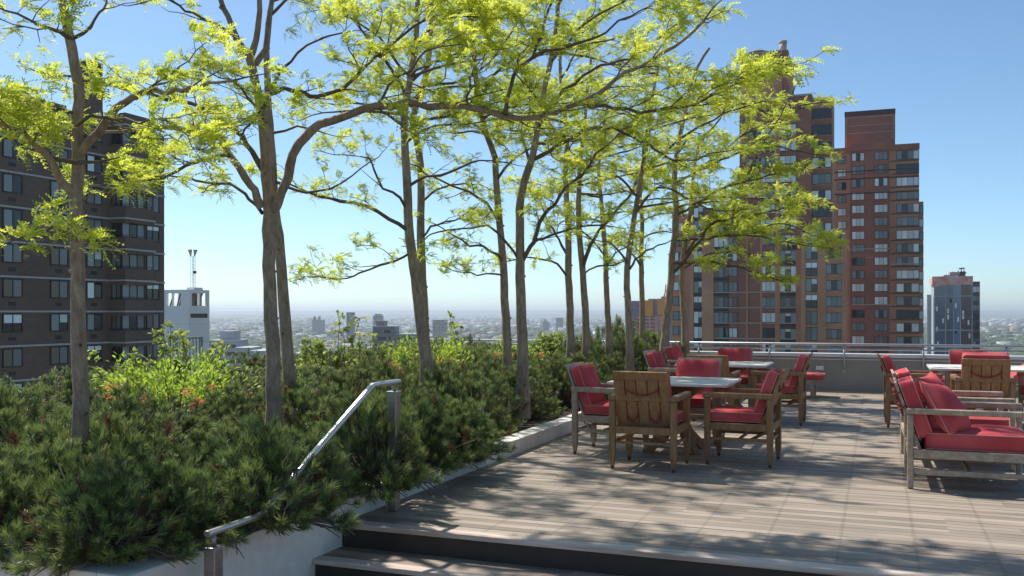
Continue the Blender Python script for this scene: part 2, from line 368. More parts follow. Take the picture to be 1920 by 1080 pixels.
ub = MB(); ub.box(-.055, -.038, -.03, .055, -.0305, .03); ub.build('cover', [plain('off white plastic', (.66, .66, .65), .45)], o, bevel=.004)
# outer edge of the planter: low wall, dark rail
mb = MB(); mb.box(-9.45, 3.76, -0.70, -9.22, 18.7, 0.34)
ow = mb.build('edge_wall', [M['concrete']]); tag(ow, 'low concrete wall along the outer edge of the planter behind the pines', 'wall')
M['dark_metal'] = plain('dark painted metal', (.045, .05, .055), .45)
er = empty('edge_railing', (-8.4, 0, 0), label='thin dark metal rail glimpsed behind the pine shrubs at the roof edge', cat='railing')
mb = MB(); mb.bar((0, 10.6, .665), (0, 18.6, .665), .05, .045); mb.build('top_rail', [M['dark_metal']], er)
for y in np.arange(10.7, 18.6, 1.6):
    mb = MB(); mb.bar((0, y, .3), (0, y, .642), .035, .035); mb.build('post', [M['dark_metal']], er)
M['grey_metal'] = plain('grey painted metal', (.24, .27, .31), .5)
er = empty('picket_railing', (-8.4, 9.60, 0), label='short grey picket railing in front of the white tower', cat='railing')
mb = MB(); mb.bar((0, -.02, 1.16), (0, .56, 1.16), .04, .022); mb.build('top_rail', [M['grey_metal']], er)
mb = MB(); mb.bar((0, -.02, .48), (0, .56, .48), .04, .025); mb.build('bottom_rail', [M['grey_metal']], er)
for k in range(9):
    mb = MB(); mb.bar((0, .03 + k*.0625, .4935), (0, .03 + k*.0625, 1.148), .010, .010); mb.build('picket', [M['grey_metal']], er)
for y in (-.035, .575):
    mb = MB(); mb.bar((0, y, .3), (0, y, 1.17), .024, .024); mb.build('post', [M['grey_metal']], er)

# stair handrail
hr = empty('stair_handrail', (-3.40, 6.28, 0), label='brushed steel stair handrail on two square posts beside the planter', cat='handrail')
def sq_rail(pts, w, h):
    """flat rounded rail along a path"""
    m = MB(); pts = [Vector(p) for p in pts]; prof = []
    r = min(w, h) * .42
    for cx, cy, a0 in ((w/2-r, h/2-r, 0), (-w/2+r, h/2-r, 90), (-w/2+r, -h/2+r, 180), (w/2-r, -h/2+r, 270)):
        for a in (0, 30, 60, 90): prof.append((cx + r*math.cos(R(a0+a)), cy + r*math.sin(R(a0+a))))
    n = len(prof); V = []
    for i, p in enumerate(pts):
        t = (pts[min(i+1, len(pts)-1)] - pts[max(i-1, 0)]).normalized(); sx = Vector((1, 0, 0)); up = sx.cross(t).normalized()
        V += [p + sx*a + up*b for a, b in prof]
    F = [(i*n+j, i*n+(j+1)%n, (i+1)*n+(j+1)%n, (i+1)*n+j) for i in range(len(pts)-1) for j in range(n)]
    F += [tuple(range(n))[::-1], tuple((len(pts)-1)*n + j for j in range(n))]
    m.add(V, F, 0, False); return m
y0 = 6.28
path = [(0, 6.36-y0, .972), (0, 6.05-y0, .972), (0, 5.965-y0, .970), (0, 5.925-y0, .955), (0, 5.88-y0, .93)]
path += [(0, 5.88-y0 - t*1.20, .93 - t*.608) for t in (.2, .4, .6, .8, .93)]
path += [(0, 4.70-y0, .325), (0, 4.655-y0, .305), (0, 4.60-y0, .297), (0, 4.40-y0, .294), (0, 4.16-y0, .292)]
sq_rail(path, .044, .034).build('rail', [M['steel']], hr, bevel=.001)
for (yy, zb, zt, rz) in ((6.28, 0.004, .895, .955), (4.215, -.676, .205, .275)):
    m = MB(); m.box(-.037, yy-y0-.037, zb, .037, yy-y0+.037, zt); m.build('post', [M['post_steel']], hr, bevel=.006)
    m = MB(); m.box(-.041, yy-y0-.041, zt+.0005, .041, yy-y0+.041, zt+.008); m.build('post_cap', [M['steel']], hr, bevel=.002)
    m = MB(); m.tube([(0, yy-y0, zt+.008), (0, yy-y0, rz)], .016, 10); m.build('bracket', [M['post_steel']], hr)

# ================================================================== furniture
def cushion_mesh(w, d, h, r, puff, n=10, knot=False):
    """rounded, slightly puffed box centred on its own middle"""
    bm = bmesh.new(); bmesh.ops.create_cube(bm, size=2.0)
    bmesh.ops.subdivide_edges(bm, edges=bm.edges, cuts=n, use_grid_fill=True)
    hx, hy, hz = w/2, d/2, h/2
    for v in bm.verts:
        p = v.co.copy(); q = Vector((p.x*hx, p.y*hy, p.z*hz))
        inner = Vector((max(-hx+r, min(hx-r, q.x)), max(-hy+r, min(hy-r, q.y)), max(-hz+r*.8, min(hz-r*.8, q.z))))
        dv = q - inner
        if dv.length > 1e-9: q = inner + dv.normalized() * min(r, dv.length)
        f = (1 - p.x**2) * (1 - p.y**2)
        q.z += math.copysign(puff * (max(0, f) ** .6), p.z) * abs(p.z)
        q.z += .003 * math.sin(p.x*7 + p.y*3) * (1 if p.z > 0 else 0)
        v.co = q
    return bm
def ring_path(w, d, r, z, n=5):
    pts = []
    for cx, cy, a0 in ((w/2-r, d/2-r, 0), (-w/2+r, d/2-r, 90), (-w/2+r, -d/2+r, 180), (w/2-r, -d/2+r, 270)):
        for k in range(n): a = R(a0 + 90*k/(n-1)); pts.append((cx + r*math.cos(a), cy + r*math.sin(a), z))
    return pts + [pts[0]]
def cushion(name, parent, w, d, h, loc, rot, r=.035, puff=.012):
    me = bpy.data.meshes.new(name); bm = cushion_mesh(w, d, h, r, puff); bm.to_mesh(me); bm.free()
    me.materials.append(M['red'])
    me.polygons.foreach_set('use_smooth', [True]*len(me.polygons))
    o = link(name, me, parent); o.location = loc; o.rotation_euler = rot
    m = MB()
    for s in (1, -1): m.tube(ring_path(w - .010, d - .010, r, s*(h/2 - .010)), .0048, 6, cap=False)
    m.build('piping', [M['piping']], o)
    return o

def leg_mb(x, y, top, w=.058):
    m = MB(); m.bar((x, y, .115), (x, y, top), w, w, 0)
    m.bar((x, y, .030), (x, y, .115), w*.60, w*.60, 0, w2=w, h2=w)
    m.bar((x, y, 0), (x, y, .030), w*.42, w*.42, 1, w2=w*.60, h2=w*.60)
    return m
def make_dining_chair(wood):
    t = empty('dining_armchair')
    W, D = .295, .30
    for sx in (-1, 1):
        leg_mb(sx*W, -D, .655).build('leg', [M[wood], M['foot']], t, bevel=.006)
        leg_mb(sx*W, D, .655).build('leg', [M[wood], M['foot']], t, bevel=.006)
        m = MB(); m.box(sx*W-.035, -D-.034, .656, sx*W+.035, D+.045, .71); m.build('arm', [M[wood]], t, bevel=.012)
    m = MB(); m.box(-W+.0355, -D-.034, .657, W-.0355, -D+.006, .709); m.build('rear_rail', [M[wood]], t, bevel=.008)
    m = MB()
    for sx in (-1, 1): m.box(sx*W-.02, -D+.03, .345, sx*W+.02, D-.03, .415)
    m.box(-W+.03, D-.022, .343, W-.03, D+.018, .413); m.box(-W+.03, -D-.02, .343, W-.03, -D+.02, .413)
    for k in range(6): m.box(-W+.021, -D+.05+k*.092, .385, W-.021, -D+.12+k*.092, .403)
    m.build('seat_frame', [M[wood]], t, bevel=.005)
    m = MB()
    for sx in (-1, 1):
        m.box(sx*W-.011, -D+.03, .243, sx*W+.011, D-.03, .275)
        m.bar((sx*(W-.012), -D+.19, .255), (sx*(W-.2), -D+.02, .345), .02, .03)
    m.box(-W+.03, -D-.010, .245, W-.03, -D+.012, .272)
    m.box(-W+.012, -.012, .247, W-.012, .012, .270)
    m.build('stretcher', [M[wood]], t, bevel=.003)
    # leaning board back with four slots
    ang = R(20); zb, yb = .405, -.205
    def bp(x, u, w): return (x, yb - u*math.sin(ang) + w*math.cos(ang), zb + u*math.cos(ang) + w*math.sin(ang))
    H = .575; BW = .262
    m = MB()
    def slab(x0, x1, u0, u1, w0=-.024, w1=0):
        vs = [bp(x, u, w) for (x, u, w) in ((x0,u0,w0),(x1,u0,w0),(x1,u1,w0),(x0,u1,w0),(x0,u0,w1),(x1,u0,w1),(x1,u1,w1),(x0,u1,w1))]
        m.add(vs, [(3,2,1,0),(4,5,6,7),(0,1,5,4),(1,2,6,5),(2,3,7,6),(3,0,4,7)])
    slab(-BW, BW, H-.085, H); slab(-BW, BW, 0, .05)
    e = [-BW, -.155, -.048, .060, .168, BW]
    for k in range(5): slab(e[k] + (.0055 if k else 0), e[k+1] - (.0055 if k < 4 else 0), .0505, H-.0855)
    bk = m.build('backrest', [M[wood]], t, bevel=.004)
    def cordpath(pts): return [bp(*p) for p in pts]
    m = MB()
    for xa, xb, u, sag in ((-.155, .168, .395, .055),):
        m.tube(cordpath([(xa, u+.03, -.02), (xa+.01, u, -.036), (xa+.08, u-sag*.7, -.036), ((xa+xb)/2, u-sag, -.038), (xb-.08, u-sag*.7, -.036), (xb-.01, u, -.036), (xb, u+.03, -.02)]), .0075, 6)
    for xa, xb in ((-.155, -.048), (.060, .168)):
        m.tube(cordpath([(xa, .19, -.022), (xa+.004, .13, -.037), (xa+.035, .075, -.038), ((xa+xb)/2, .062, -.04), (xb-.035, .09, -.038), (xb-.004, .135, -.037), (xb, .19, -.022)]), .0075, 6)
        m.tube(cordpath([(xa+.01, .10, -.04), ((xa+xb)/2, .07, -.046), (xb-.006, .125, -.043)]), .007, 6)
    m.build('tie_cord', [M['cord']], bk)
    cushion('seat_cushion', t, .53, .545, .105, (0, .035, .472), (0, 0, 0))
    w = .060; u = .285
    c = bp(0, u, w); cushion('back_cushion', t, .51, .475, .105, c, (R(90) + ang, 0, 0), puff=.018)
    return t

def make_table():
    t = empty('dining_table')
    m = MB(); m.box(-.625, -.55, .735, .625, .55, .762); m.build('tabletop', [M['stone']], t, bevel=.004)
    prof = [(-.40, 0), (-.30, 0), (-.13, .16), (-.05, .34), (.05, .34), (.13, .16), (.30, 0), (.40, 0), (.40, .035), (.20, .22), (.105, .40), (.16, .55), (.40, .69), (.40, .7335), (-.40, .7335), (-.40, .69), (-.16, .55), (-.105, .40), (-.20, .22), (-.40, .035)]
    for a in (45, -45):
        m = MB(); m.prism(prof, 'y', -.035, .035, 0)
        o = m.build('pedestal_panel', [M['wood']], t, bevel=.006); o.rotation_euler = (0, 0, R(a))
        if a < 0: o.scale = (.995, 1, .999)
    return t

def make_lounge_chair():
    """deep armchair facing +Y, origin under its middle; rounded arm loops"""
    t = empty('lounge_armchair'); W, D = .41, .46
    for sx in (-1, 1):
        x = sx*W
        m = MB()
        m.box(x-.026, -D-.026, 0, x+.026, -D+.026, .632); m.box(x-.026, D-.026, 0, x+.026, D+.026, .632)
        m.box(x-.03, -D-.03, .6325, x+.03, D+.03, .682)
        m.build('arm_frame', [M['wood_grey']], t, bevel=.016, seg=3)
        m = MB(); m.box(x-.018, -D+.027, .262, x+.018, D-.027, .335); m.box(x-.014, -D+.027, .128, x+.014, D-.027, .17)
        m.build('side_rail', [M['wood_grey']], t, bevel=.005)
    m = MB(); m.box(-W+.027, D-.02, .26, W-.027, D+.02, .333); m.box(-W+.027, -D-.02, .26, W-.027, -D+.02, .333)
    for k in range(8): m.box(-W+.0195, -D+.06+k*.108, .305, W-.0195, -D+.13+k*.108, .325)
    for x in (-.2, .2): m.box(x-.02, -D+.021, .275, x+.02, D-.021, .3045)
    m.build('seat_frame', [M['wood_grey']], t, bevel=.005)
    m = MB(); m.box(-W+.027, -.014, .132, W-.027, .014, .166); m.build('stretcher', [M['wood_grey']], t, bevel=.003)
    ang = R(19)
    def bp(x, u, w): return (x, -D+.10 - u*math.sin(ang) + w*math.cos(ang), .30 + u*math.cos(ang) + w*math.sin(ang))
    m = MB()
    def slab(x0, x1, u0, u1, w0=-.024, w1=0):
        vs = [bp(x, u, w) for (x, u, w) in ((x0,u0,w0),(x1,u0,w0),(x1,u1,w0),(x0,u1,w0),(x0,u0,w1),(x1,u0,w1),(x1,u1,w1),(x0,u1,w1))]
        m.add(vs, [(3,2,1,0),(4,5,6,7),(0,1,5,4),(1,2,6,5),(2,3,7,6),(3,0,4,7)])
    slab(-.365, .365, .54, .63); slab(-.365, .365, 0, .06)
    for k in range(6): slab(-.36 + k*.1215, -.36 + k*.1215 + .112, .0605, .5395)
    bk = m.build('backrest', [M['wood_grey']], t, bevel=.004)
    m = MB()
    for xx in (-.36, -.12, .12, .355):
        for u in (.18, .42, .55):
            m.tube([bp(xx, u, .01), bp(xx+.012, u-.01, -.035), bp(xx-.01, u-.045, -.05), bp(xx+.02, u-.075, -.04)], .008, 6)
            m.tube([bp(xx-.02, u-.02, -.04), bp(xx+.01, u-.01, -.055), bp(xx+.03, u-.025, -.04)], .011, 6)
    m.build('tie_cord', [M['cord']], bk)
    cushion('seat_cushion', t, .745, .80, .15, (0, .055, .405), (0, 0, 0), r=.045, puff=.016)
    cushion('back_cushion', t, .72, .50, .13, bp(0, .36, .07), (R(90) + ang, 0, 0), r=.045, puff=.02)
    return t
def make_pillow(loc, rot, label, s=.50):
    me = bpy.data.meshes.new('throw_pillow'); bm = bmesh.new(); bmesh.ops.create_cube(bm, size=2)
    bmesh.ops.subdivide_edges(bm, edges=bm.edges, cuts=12, use_grid_fill=True)
    for v in bm.verts:
        p = v.co; u, w = p.x, p.y
        pin = 1 - .075 * ((1-u*u) if abs(w) > .99 else 0) ** 1
        ex = 1 - .09*(1 - w*w)*abs(u)**3 ; ey = 1 - .09*(1 - u*u)*abs(w)**3
        th = .10 * (max(0, (1-abs(u)**2.4)*(1-abs(w)**2.4)) ** .55) + .006
        v.co = Vector((u*s/2*ex, w*s/2*ey, p.z*th + .004*math.sin(5*u+4*w)))
    bm.to_mesh(me); bm.free(); me.materials.append(M['red']); me.polygons.foreach_set('use_smooth', [True]*len(me.polygons))
    o = link('throw_pillow', me); o.location = loc; o.rotation_euler = rot
    tag(o, label, 'pillow')
    pts = []
    for k in range(41):
        a = k/40*4; e = int(a) % 4; f = (a % 1)*2-1
        u, w = ((f, 1), (1, -f), (-f, -1), (-1, f))[e]
        ex = 1 - .09*(1 - w*w)*abs(u)**3 ; ey = 1 - .09*(1 - u*u)*abs(w)**3
        pts.append((u*s/2*ex*1.004, w*s/2*ey*1.004, 0))
    m = MB(); m.tube(pts, .0055, 6, cap=False); m.build('piping', [M['piping']], o)
    return o
def make_lounger():
    """sun lounger lying along +Y: foot end at +Y, raised back at -Y"""
    t = empty('sun_lounger')
    m = MB()
    for sx in (-1, 1): m.box(sx*.31-.02, -.95, .25, sx*.31+.02, .80, .305)
    m.box(-.2895, .765, .251, .2895, .80, .304); m.box(-.2895, -.95, .251, .2895, -.91, .304)
    for k in range(9): m.box(-.2895, -.36+k*.125, .285, .2895, -.28+k*.125, .303)
    m.build('frame', [M['wood_grey']], t, bevel=.005)
    for sx in (-1, 1):
        for y in (-.85, .74):
            m = MB(); m.box(sx*.31-.03, y-.03, 0, sx*.31+.03, y+.03, .2495); m.build('leg', [M['wood_grey']], t, bevel=.005)
    m = MB(); a = R(38)
    for k in range(6):
        u = .03+k*.105; m.bar((0, -.36-u*math.cos(a), .31+u*math.sin(a)), (0, -.36-(u+.08)*math.cos(a), .31+(u+.08)*math.sin(a)), .60, .018)
    m.build('backrest', [M['wood_grey']], t, bevel=.003)
    cushion('seat_cushion', t, .62, 1.26, .11, (0, .30, .362), (R(-1), 0, 0), r=.04)
    cushion('back_cushion', t, .62, .68, .11, (0, -.62, .585), (-a, 0, 0), r=.04)
    return t

GT = {1: 'chairs around the near dining table', 2: 'chairs around the dining table by the parapet', 3: 'chairs around the dining table at the right'}
protoA = make_dining_chair('wood'); protoB = make_dining_chair('wood_grey'); used = set()
def put(proto, x, y, deg, label, cat, group):
    o = proto if proto.name not in used else copy_tree(proto)
    used.add(proto.name)
    o.location = (x, y, 0.0015); o.rotation_euler = (0, 0, R(deg)); tag(o, label, cat, group); return o
ch = 'armchair'
put(protoA, -2.06, 9.01, -1, 'brown teak armchair with its slatted back and red ties turned to the steps', ch, GT[1])
put(protoA, -1.25, 9.60, 88, 'brown teak armchair with red cushions on the open deck side of the near table', ch, GT[1])
put(protoB, -2.66, 9.76, -93, 'greyed teak armchair with red cushions between the near table and the kerb', ch, GT[1])
put(protoB, -2.0, 11.0, 180, 'teak armchair facing the steps from behind the near stone table', ch, GT[1])
put(protoA, -2.05, 12.62, 0, 'brown teak armchair seen from behind at the second table near the parapet', ch, GT[2])
put(protoA, -1.24, 13.2, 90, 'brown teak armchair on the open deck side of the second table', ch, GT[2])
put(protoB, -2.70, 13.45, -92, 'teak armchair with red cushions between the second table and the pines', ch, GT[2])
put(protoB, -2.08, 14.72, 181, 'teak armchair with a pale top rail facing us in front of the parapet', ch, GT[2])
put(protoA, .42, 13.42, -88, 'teak armchair in profile at the left end of the right hand table', ch, GT[3])
a3 = put(protoA, 1.20, 12.86, 1, 'teak armchair showing its back boards in front of the right hand table', ch, GT[3])
put(protoB, 1.25, 15.05, 179, 'teak armchair beyond the right hand table, facing the steps', ch, GT[3])
put(protoB, 2.10, 13.9, 92, 'teak armchair at the right end of the right hand table', ch, GT[3])
for c in children(a3):
    if c.name.startswith('back_cushion'): c.location = (0, c.location.y - .03, c.location.z + .085)
tb = make_table(); GTB = 'stone topped dining tables'
tag(tb, 'square dining table with pale stone top nearest the steps', 'table', GTB); tb.location = (-2.04, 10.15, .001)
t2 = copy_tree(tb); t2.location = (-2.05, 13.75, .001); t2['label'] = 'pale stone topped dining table in the second group, nearer the parapet'
t3 = copy_tree(tb); t3.location = (1.27, 14.0, .001); t3['label'] = 'pale stone topped dining table behind the lounge armchairs at the right'
GL = 'deep lounge armchairs'
lc = make_lounge_chair(); tag(lc, 'nearest deep lounge armchair, greyed teak with rounded arm and red pillow', 'lounge chair', GL)
lc.location = (.72, 9.07, .0015); lc.rotation_euler = (0, 0, R(-90))
l2 = copy_tree(lc); l2.location = (.72, 10.38, .0015); l2.rotation_euler = (0, 0, R(-89)); l2['label'] = 'second deep lounge armchair, standing just behind the nearest one'
l3 = copy_tree(lc); l3.location = (-2.86, 16.35, .0015); l3.rotation_euler = (0, 0, R(-90)); l3['label'] = 'lounge armchair half hidden by the pines near the far parapet'
make_pillow((.555, 8.90, .665), (R(58), R(8), R(64)), 'red pillow propped in the nearest lounge armchair behind its arm')
make_pillow((.55, 10.12, .66), (R(60), R(-4), R(72)), 'red pillow leaning in the second lounge armchair')
GS = 'sun loungers by the parapet'
sl = make_lounger(); tag(sl, 'red cushioned sun lounger in front of the parapet behind the second table', 'sun lounger', GS)
sl.location = (-1.80, 17.45, .0015); sl.rotation_euler = (0, 0, R(-90))
s2 = copy_tree(sl); s2.location = (1.62, 17.15, .0015); s2.rotation_euler = (0, 0, R(90)); s2['label'] = 'red cushioned sun lounger glimpsed beyond the right hand table'
# ================================================================== pines, azaleas, saplings
def unit(v): return v / (np.linalg.norm(v, axis=-1, keepdims=True) + 1e-12)
def perp_frames(D, roll):
    """for directions D (n,3): two unit vectors square to each, turned by roll"""
    up = np.where(np.abs(D[:, 2:3]) < .95, np.array([[0, 0, 1.0]]), np.array([[1.0, 0, 0]]))
    a = unit(np.cross(D, up)); b = np.cross(D, a)
    c, s = np.cos(roll)[:, None], np.sin(roll)[:, None]
    return a*c + b*s, b*c - a*s
def needles(P0, D, Lh, width):
    """one thin tapering quad per needle"""
    n = len(P0); A, B = perp_frames(D, rng.uniform(0, 6.28, n)); w = (width * rng.uniform(.8, 1.2, n))[:, None] * .5; L_ = Lh[:, None]
    V = np.stack([P0 - A*w, P0 + A*w, P0 + D*L_ + A*w*.35, P0 + D*L_ - A*w*.35], 1).reshape(-1, 3)
    return V, np.arange(4*n).reshape(n, 4)
def tube_batch(P0, P1, r0, r1, k=4):
    """many straight tapering sticks at once"""
    n = len(P0); D = unit(P1 - P0); A, B = perp_frames(D, np.zeros(n)); V = []
    for P_, r in ((P0, r0), (P1, r1)):
        for j in range(k):
            an = j*2*math.pi/k; V.append(P_ + (A*math.cos(an) + B*math.sin(an)) * np.broadcast_to(np.asarray(r, float).reshape(-1, 1), (n, 1)))
    V = np.stack(V, 1)
    F = []
    for j in range(k): F.append([j, (j+1) % k, k + (j+1) % k, k + j])
    F.append([k+j for j in range(k)][:4])
    F = (np.array(F)[None] + (np.arange(n)*2*k)[:, None, None]).reshape(-1, 4)
    return V.reshape(-1, 3), F
def pine_mesh(seed, nsh, Rb, Hb, upness, candle_p, dry_p, npn=46, nl=.062, low=-.08):
    """a low mounded pine: woody stems, shoots clad in needles, pale candles at some tips"""
    r = np.random.default_rng(seed); A = Arr()
    ang = r.uniform(0, 2*math.pi, nsh); u = r.uniform(0, 1, nsh) ** .55
    ph = r.uniform(0, 6.28, 6)
    lump = 1 + .16*np.sin(3*ang + ph[0]) + .10*np.sin(5*ang + ph[1])
    el = (math.pi/2) * r.uniform(low, 1, nsh)
    shell = r.uniform(.62, 1.0, nsh) ** .6
    lump2 = 1 + .17*np.sin(4*ang + 5*el + ph[2]) + .14*np.sin(7*ang - 4*el + ph[3])
    x = Rb*np.cos(el)*np.cos(ang)*lump*lump2*shell; y = Rb*np.cos(el)*np.sin(ang)*lump*lump2*shell; z = Hb*(.10 + .90*np.sin(el)*lump2*shell)
    tip = np.stack([x, y, z], 1)
    nrm = unit(np.stack([np.cos(el)*np.cos(ang), np.cos(el)*np.sin(ang), np.sin(el)*.9 + .1], 1))
    D = unit(nrm*(1 - upness) + np.array([0, 0, 1.0])*upness + r.normal(0, .20, (nsh, 3)))
    Ls = r.uniform(.07, .21, nsh)
    base = tip - D*Ls[:, None]
    # stems back to the root
    root = np.stack([x*.12, y*.12, np.full(nsh, .05)], 1)
    base[:, 2] = np.maximum(base[:, 2], -.02)
    mid = base*.55 + root*.45 + r.normal(0, .02, (nsh, 3))
    V, F = tube_batch(mid, base, .007, .005, 4); A.add(V, F, 1)
    V, F = tube_batch(root, mid, .012, .007, 4); A.add(V, F, 1)
    V, F = tube_batch(base, tip, .0045, .003, 4); A.add(V, F, 1)
    # needles
    k = npn; f = r.uniform(.0, 1.0, (nsh, k)) ** .62
    P0 = (base[:, None] + D[:, None]*(Ls[:, None]*f)[..., None]).reshape(-1, 3)
    DD = np.repeat(D, k, 0); a, b = perp_frames(DD, r.uniform(0, 6.28, nsh*k))
    sp = (r.uniform(.6, 1.1, nsh*k) * (1.35 - .85*f.ravel()**2))[:, None]
    ND = unit(DD + a*sp + r.normal(0, .08, (nsh*k, 3)) + np.array([0, 0, -.06]))
    V, F = needles(P0, ND, nl*r.uniform(.75, 1.25, nsh*k)*np.repeat(r.uniform(.68, 1.3, nsh), k), .0036)
    dry = np.repeat(r.uniform(0, 1, nsh) < dry_p, k)
    A.V.append(V); A.F.append(F + A.n); A.M.append(np.where(dry, 3, np.where(f.ravel() > r.uniform(.62, .9, (nsh, 1)).repeat(k, 1).ravel(), 4, 0)).astype(np.int32)); A.n += len(V)
    # candles
    c = (r.uniform(0, 1, nsh) < candle_p) & (D[:, 2] > .45) & (shell > .8)
    if c.any():
        cd = unit(D[c] + np.array([0, 0, 1.2]) + r.normal(0, .1, (c.sum(), 3))); ln = r.uniform(.018, .05, c.sum())[:, None] * (1.0 + .9*(candle_p > .4))
        V, F = tube_batch(tip[c], tip[c] + cd*ln, .0075, .0045, 4); A.add(V, F, 2)
        for q in range(2):
            off = r.normal(0, .012, (c.sum(), 3)); off[:, 2] *= .3
            V, F = tube_batch(tip[c] + off*.4, tip[c] + off + cd*ln*r.uniform(.4, .8), .006, .0035, 4); A.add(V, F, 2)
    return A.mesh('pine_shrub', [M['needle'], M['twig'], M['candle'], M['needle_dry'], M['needle_young']])
pine_low = [pine_mesh(11 + i, 310, .62, .54, .40, .22, .04, 100, .058) for i in range(3)]
pine_mid = [pine_mesh(21 + i, 300, .64, .66, .48, .30, .03, 84, .056) for i in range(4)]
pine_tall = [pine_mesh(31 + i, 280, .62, .82, .60, .55, .012, 70, .056) for i in range(4)]
pine_spill = [pine_mesh(41 + i, 340, .50, .50, .34, .25, .03, 96, .058, -.25) for i in range(3)]
GPINE = 'dwarf pine shrubs massed in the planter'
def pine(me, x, y, z, s, sz, label, tilt=(0, 0)):
    o = link('dwarf_pine', me); o.location = (x, y, z); o.rotation_euler = (tilt[0], tilt[1], random.uniform(0, 6.28)); o.scale = (s, s, s*sz)
    tag(o, label, 'shrub', GPINE + ', ' + label.split(' pine ')[1]); return o
TREE_BASES = [(-5.14, 4.98), (-4.8, 6.72), (-5.58, 8.0), (-4.93, 9.9), (-4.06, 10.8), (-4.8, 12.1)]
AZ = [(-6.75, 7.75, .80), (-5.95, 12.0, .72), (-6.0, 15.6, .65)]
def near_az(x, y): return any((x-a)**2 + (y-b)**2 < (r*.92)**2 for a, b, r in AZ)
def az_front(x, y): return any(abs(x - a - .25) < r + .2 and 0 < b - y < 2.3 for a, b, r in AZ)
for i, y in enumerate(np.arange(4.38, 18.6, .78)):
    for j, x0 in enumerate((-4.22, -4.98, -5.76, -6.5, -7.24, -7.98, -8.7)):
        x = x0 + random.uniform(-.16, .16) + (.37 if i % 2 and j else 0)*.4; yy = y + random.uniform(-.18, .18)
        if near_az(x, yy): continue
        if j == 0:
            if yy > 8.3: x -= .26
            lab = 'dark dwarf pine shrub crowding the low kerb along the deck' if yy > 6.2 else 'dark dwarf pine shrub overhanging the wall beside the steps'
            pine(random.choice(pine_low if yy < 8.5 else pine_mid), x, yy, .10, random.uniform(.82, 1.02), random.uniform(.85, 1.2), lab)
        elif y < 5.2:
            pine(random.choice(pine_low), x, yy, soil_z(x, yy) - .04, random.uniform(.95, 1.12), random.uniform(.85, 1.0), 'dark dwarf pine shrub filling the front corner of the planter')
        elif j <= 2:
            h = random.uniform(.58, .92) if yy < 9.5 else random.uniform(.75, 1.05)
            pine(random.choice(pine_mid), x, yy, soil_z(x, yy) - .06, random.uniform(.85, 1.1), h, 'green dwarf pine shrub growing between the tree trunks')
        else:
            h = random.uniform(.50, .72) * (1.0 if yy < 11 else 1.12)
            if az_front(x, yy): h *= .72
            pine(random.choice(pine_tall), x, yy, soil_z(x, yy) - .14, random.uniform(.95, 1.1), h, 'dwarf pine shrub with upright tan candles at the back of the planter')
for (x, y, s, sz) in ((-3.62, 7.85, .92, .95), (-3.66, 7.25, .95, 1.0), (-3.58, 6.30, .92, 1.25), (-3.72, 5.6, .75, 1.0), (-3.60, 4.95, .98, 1.0), (-3.86, 4.42, .75, 1.0), (-3.95, 4.02, .85, .9), (-4.75, 4.0, .85, .9)):
    pine(pine_spill[int(y*7) % 3], x, y, .20, s, sz, 'dark dwarf pine shrub spilling out over the edge of the planter wall')
for x, y, s_, sz in ((-4.05, 18.0, 1.2, 1.2), (-4.75, 17.8, 1.25, 1.3), (-4.25, 17.0, 1.15, 1.25), (-4.95, 16.5, 1.1, 1.2)):
    pine(pine_mid[int(y*10) % 4], x, y, .1, s_, sz, 'taller rounded dwarf pine shrub at the far end of the bed against the parapet')

# leaves: pointed ovals with a fold, in batches
def leaf_batch(P0, D, Lh, wid, up=None):
    n = len(P0); a, b = perp_frames(D, rng.normal(0, .5, n)); Lc = Lh[:, None]; w = (Lh*wid)[:, None]
    dr = np.array([0, 0, -1.0])
    V = np.stack([P0, P0 + D*Lc*.45 + a*w*.5, P0 + D*Lc + dr*Lc*.12, P0 + D*Lc*.45 - a*w*.5], 1).reshape(-1, 3)
    return V, np.arange(4*n).reshape(n, 4)
def azalea(x, y, z, Rb, Hb, nleaf, nfl, label, seed, yellow=False):
    r = np.random.default_rng(seed); t = empty('azalea_shrub', (x, y, z), label=label, cat='shrub')
    ns = 46; ang = r.uniform(0, 6.28, ns); rad = Rb*r.uniform(.25, 1, ns)**.6
    top = np.stack([rad*np.cos(ang), rad*np.sin(ang), Hb*(.55 + .45*np.sqrt(np.clip(1 - (rad/Rb)**2, 0, 1)))*r.uniform(.75, 1.05, ns)], 1)
    V, F = tube_batch(top*np.array([.15, .15, 0]), top*np.array([.6, .6, .6]), .009, .006); V2, F2 = tube_batch(top*np.array([.6, .6, .6]), top, .006, .003)
    A = Arr(); A.add(V, F); A.add(V2, F2); link('stem', A.mesh('stem', [M['twig']]), t)
    k = nleaf; s = r.integers(0, ns, k); f = r.uniform(.45, 1.0, k)[:, None]; P0 = top[s]*f + r.normal(0, .055, (k, 3))
    D = unit(P0*np.array([1, 1, .5]) + np.array([0, 0, .5]) + r.normal(0, .45, (k, 3)))
    V, F = leaf_batch(P0, D, r.uniform(.045, .075, k), .42); A = Arr(); A.add(V, F); link('foliage', A.mesh('foliage', [M['azalea_leaf']]), t)
    A = Arr()
    for q in range(nfl):
        i = r.integers(0, ns); side = -math.pi/2 + .35 + r.normal(0, .7); c = np.array([math.cos(side)*Rb*r.uniform(.8, 1.08), math.sin(side)*Rb*r.uniform(.9, 1.1), Hb*r.uniform(.38, .66)])
        m = int(r.integers(14, 28)); d = unit(r.normal(0, 1, (m, 3)) + np.array([.3, -.5, .5])); V, F = leaf_batch(c + d*.012 + r.normal(0, .018, (m, 3)), d, r.uniform(.03, .052, m), .8); A.add(V, F)
    link('blossom', A.mesh('blossom', [M['azalea_flower']]), t); return t
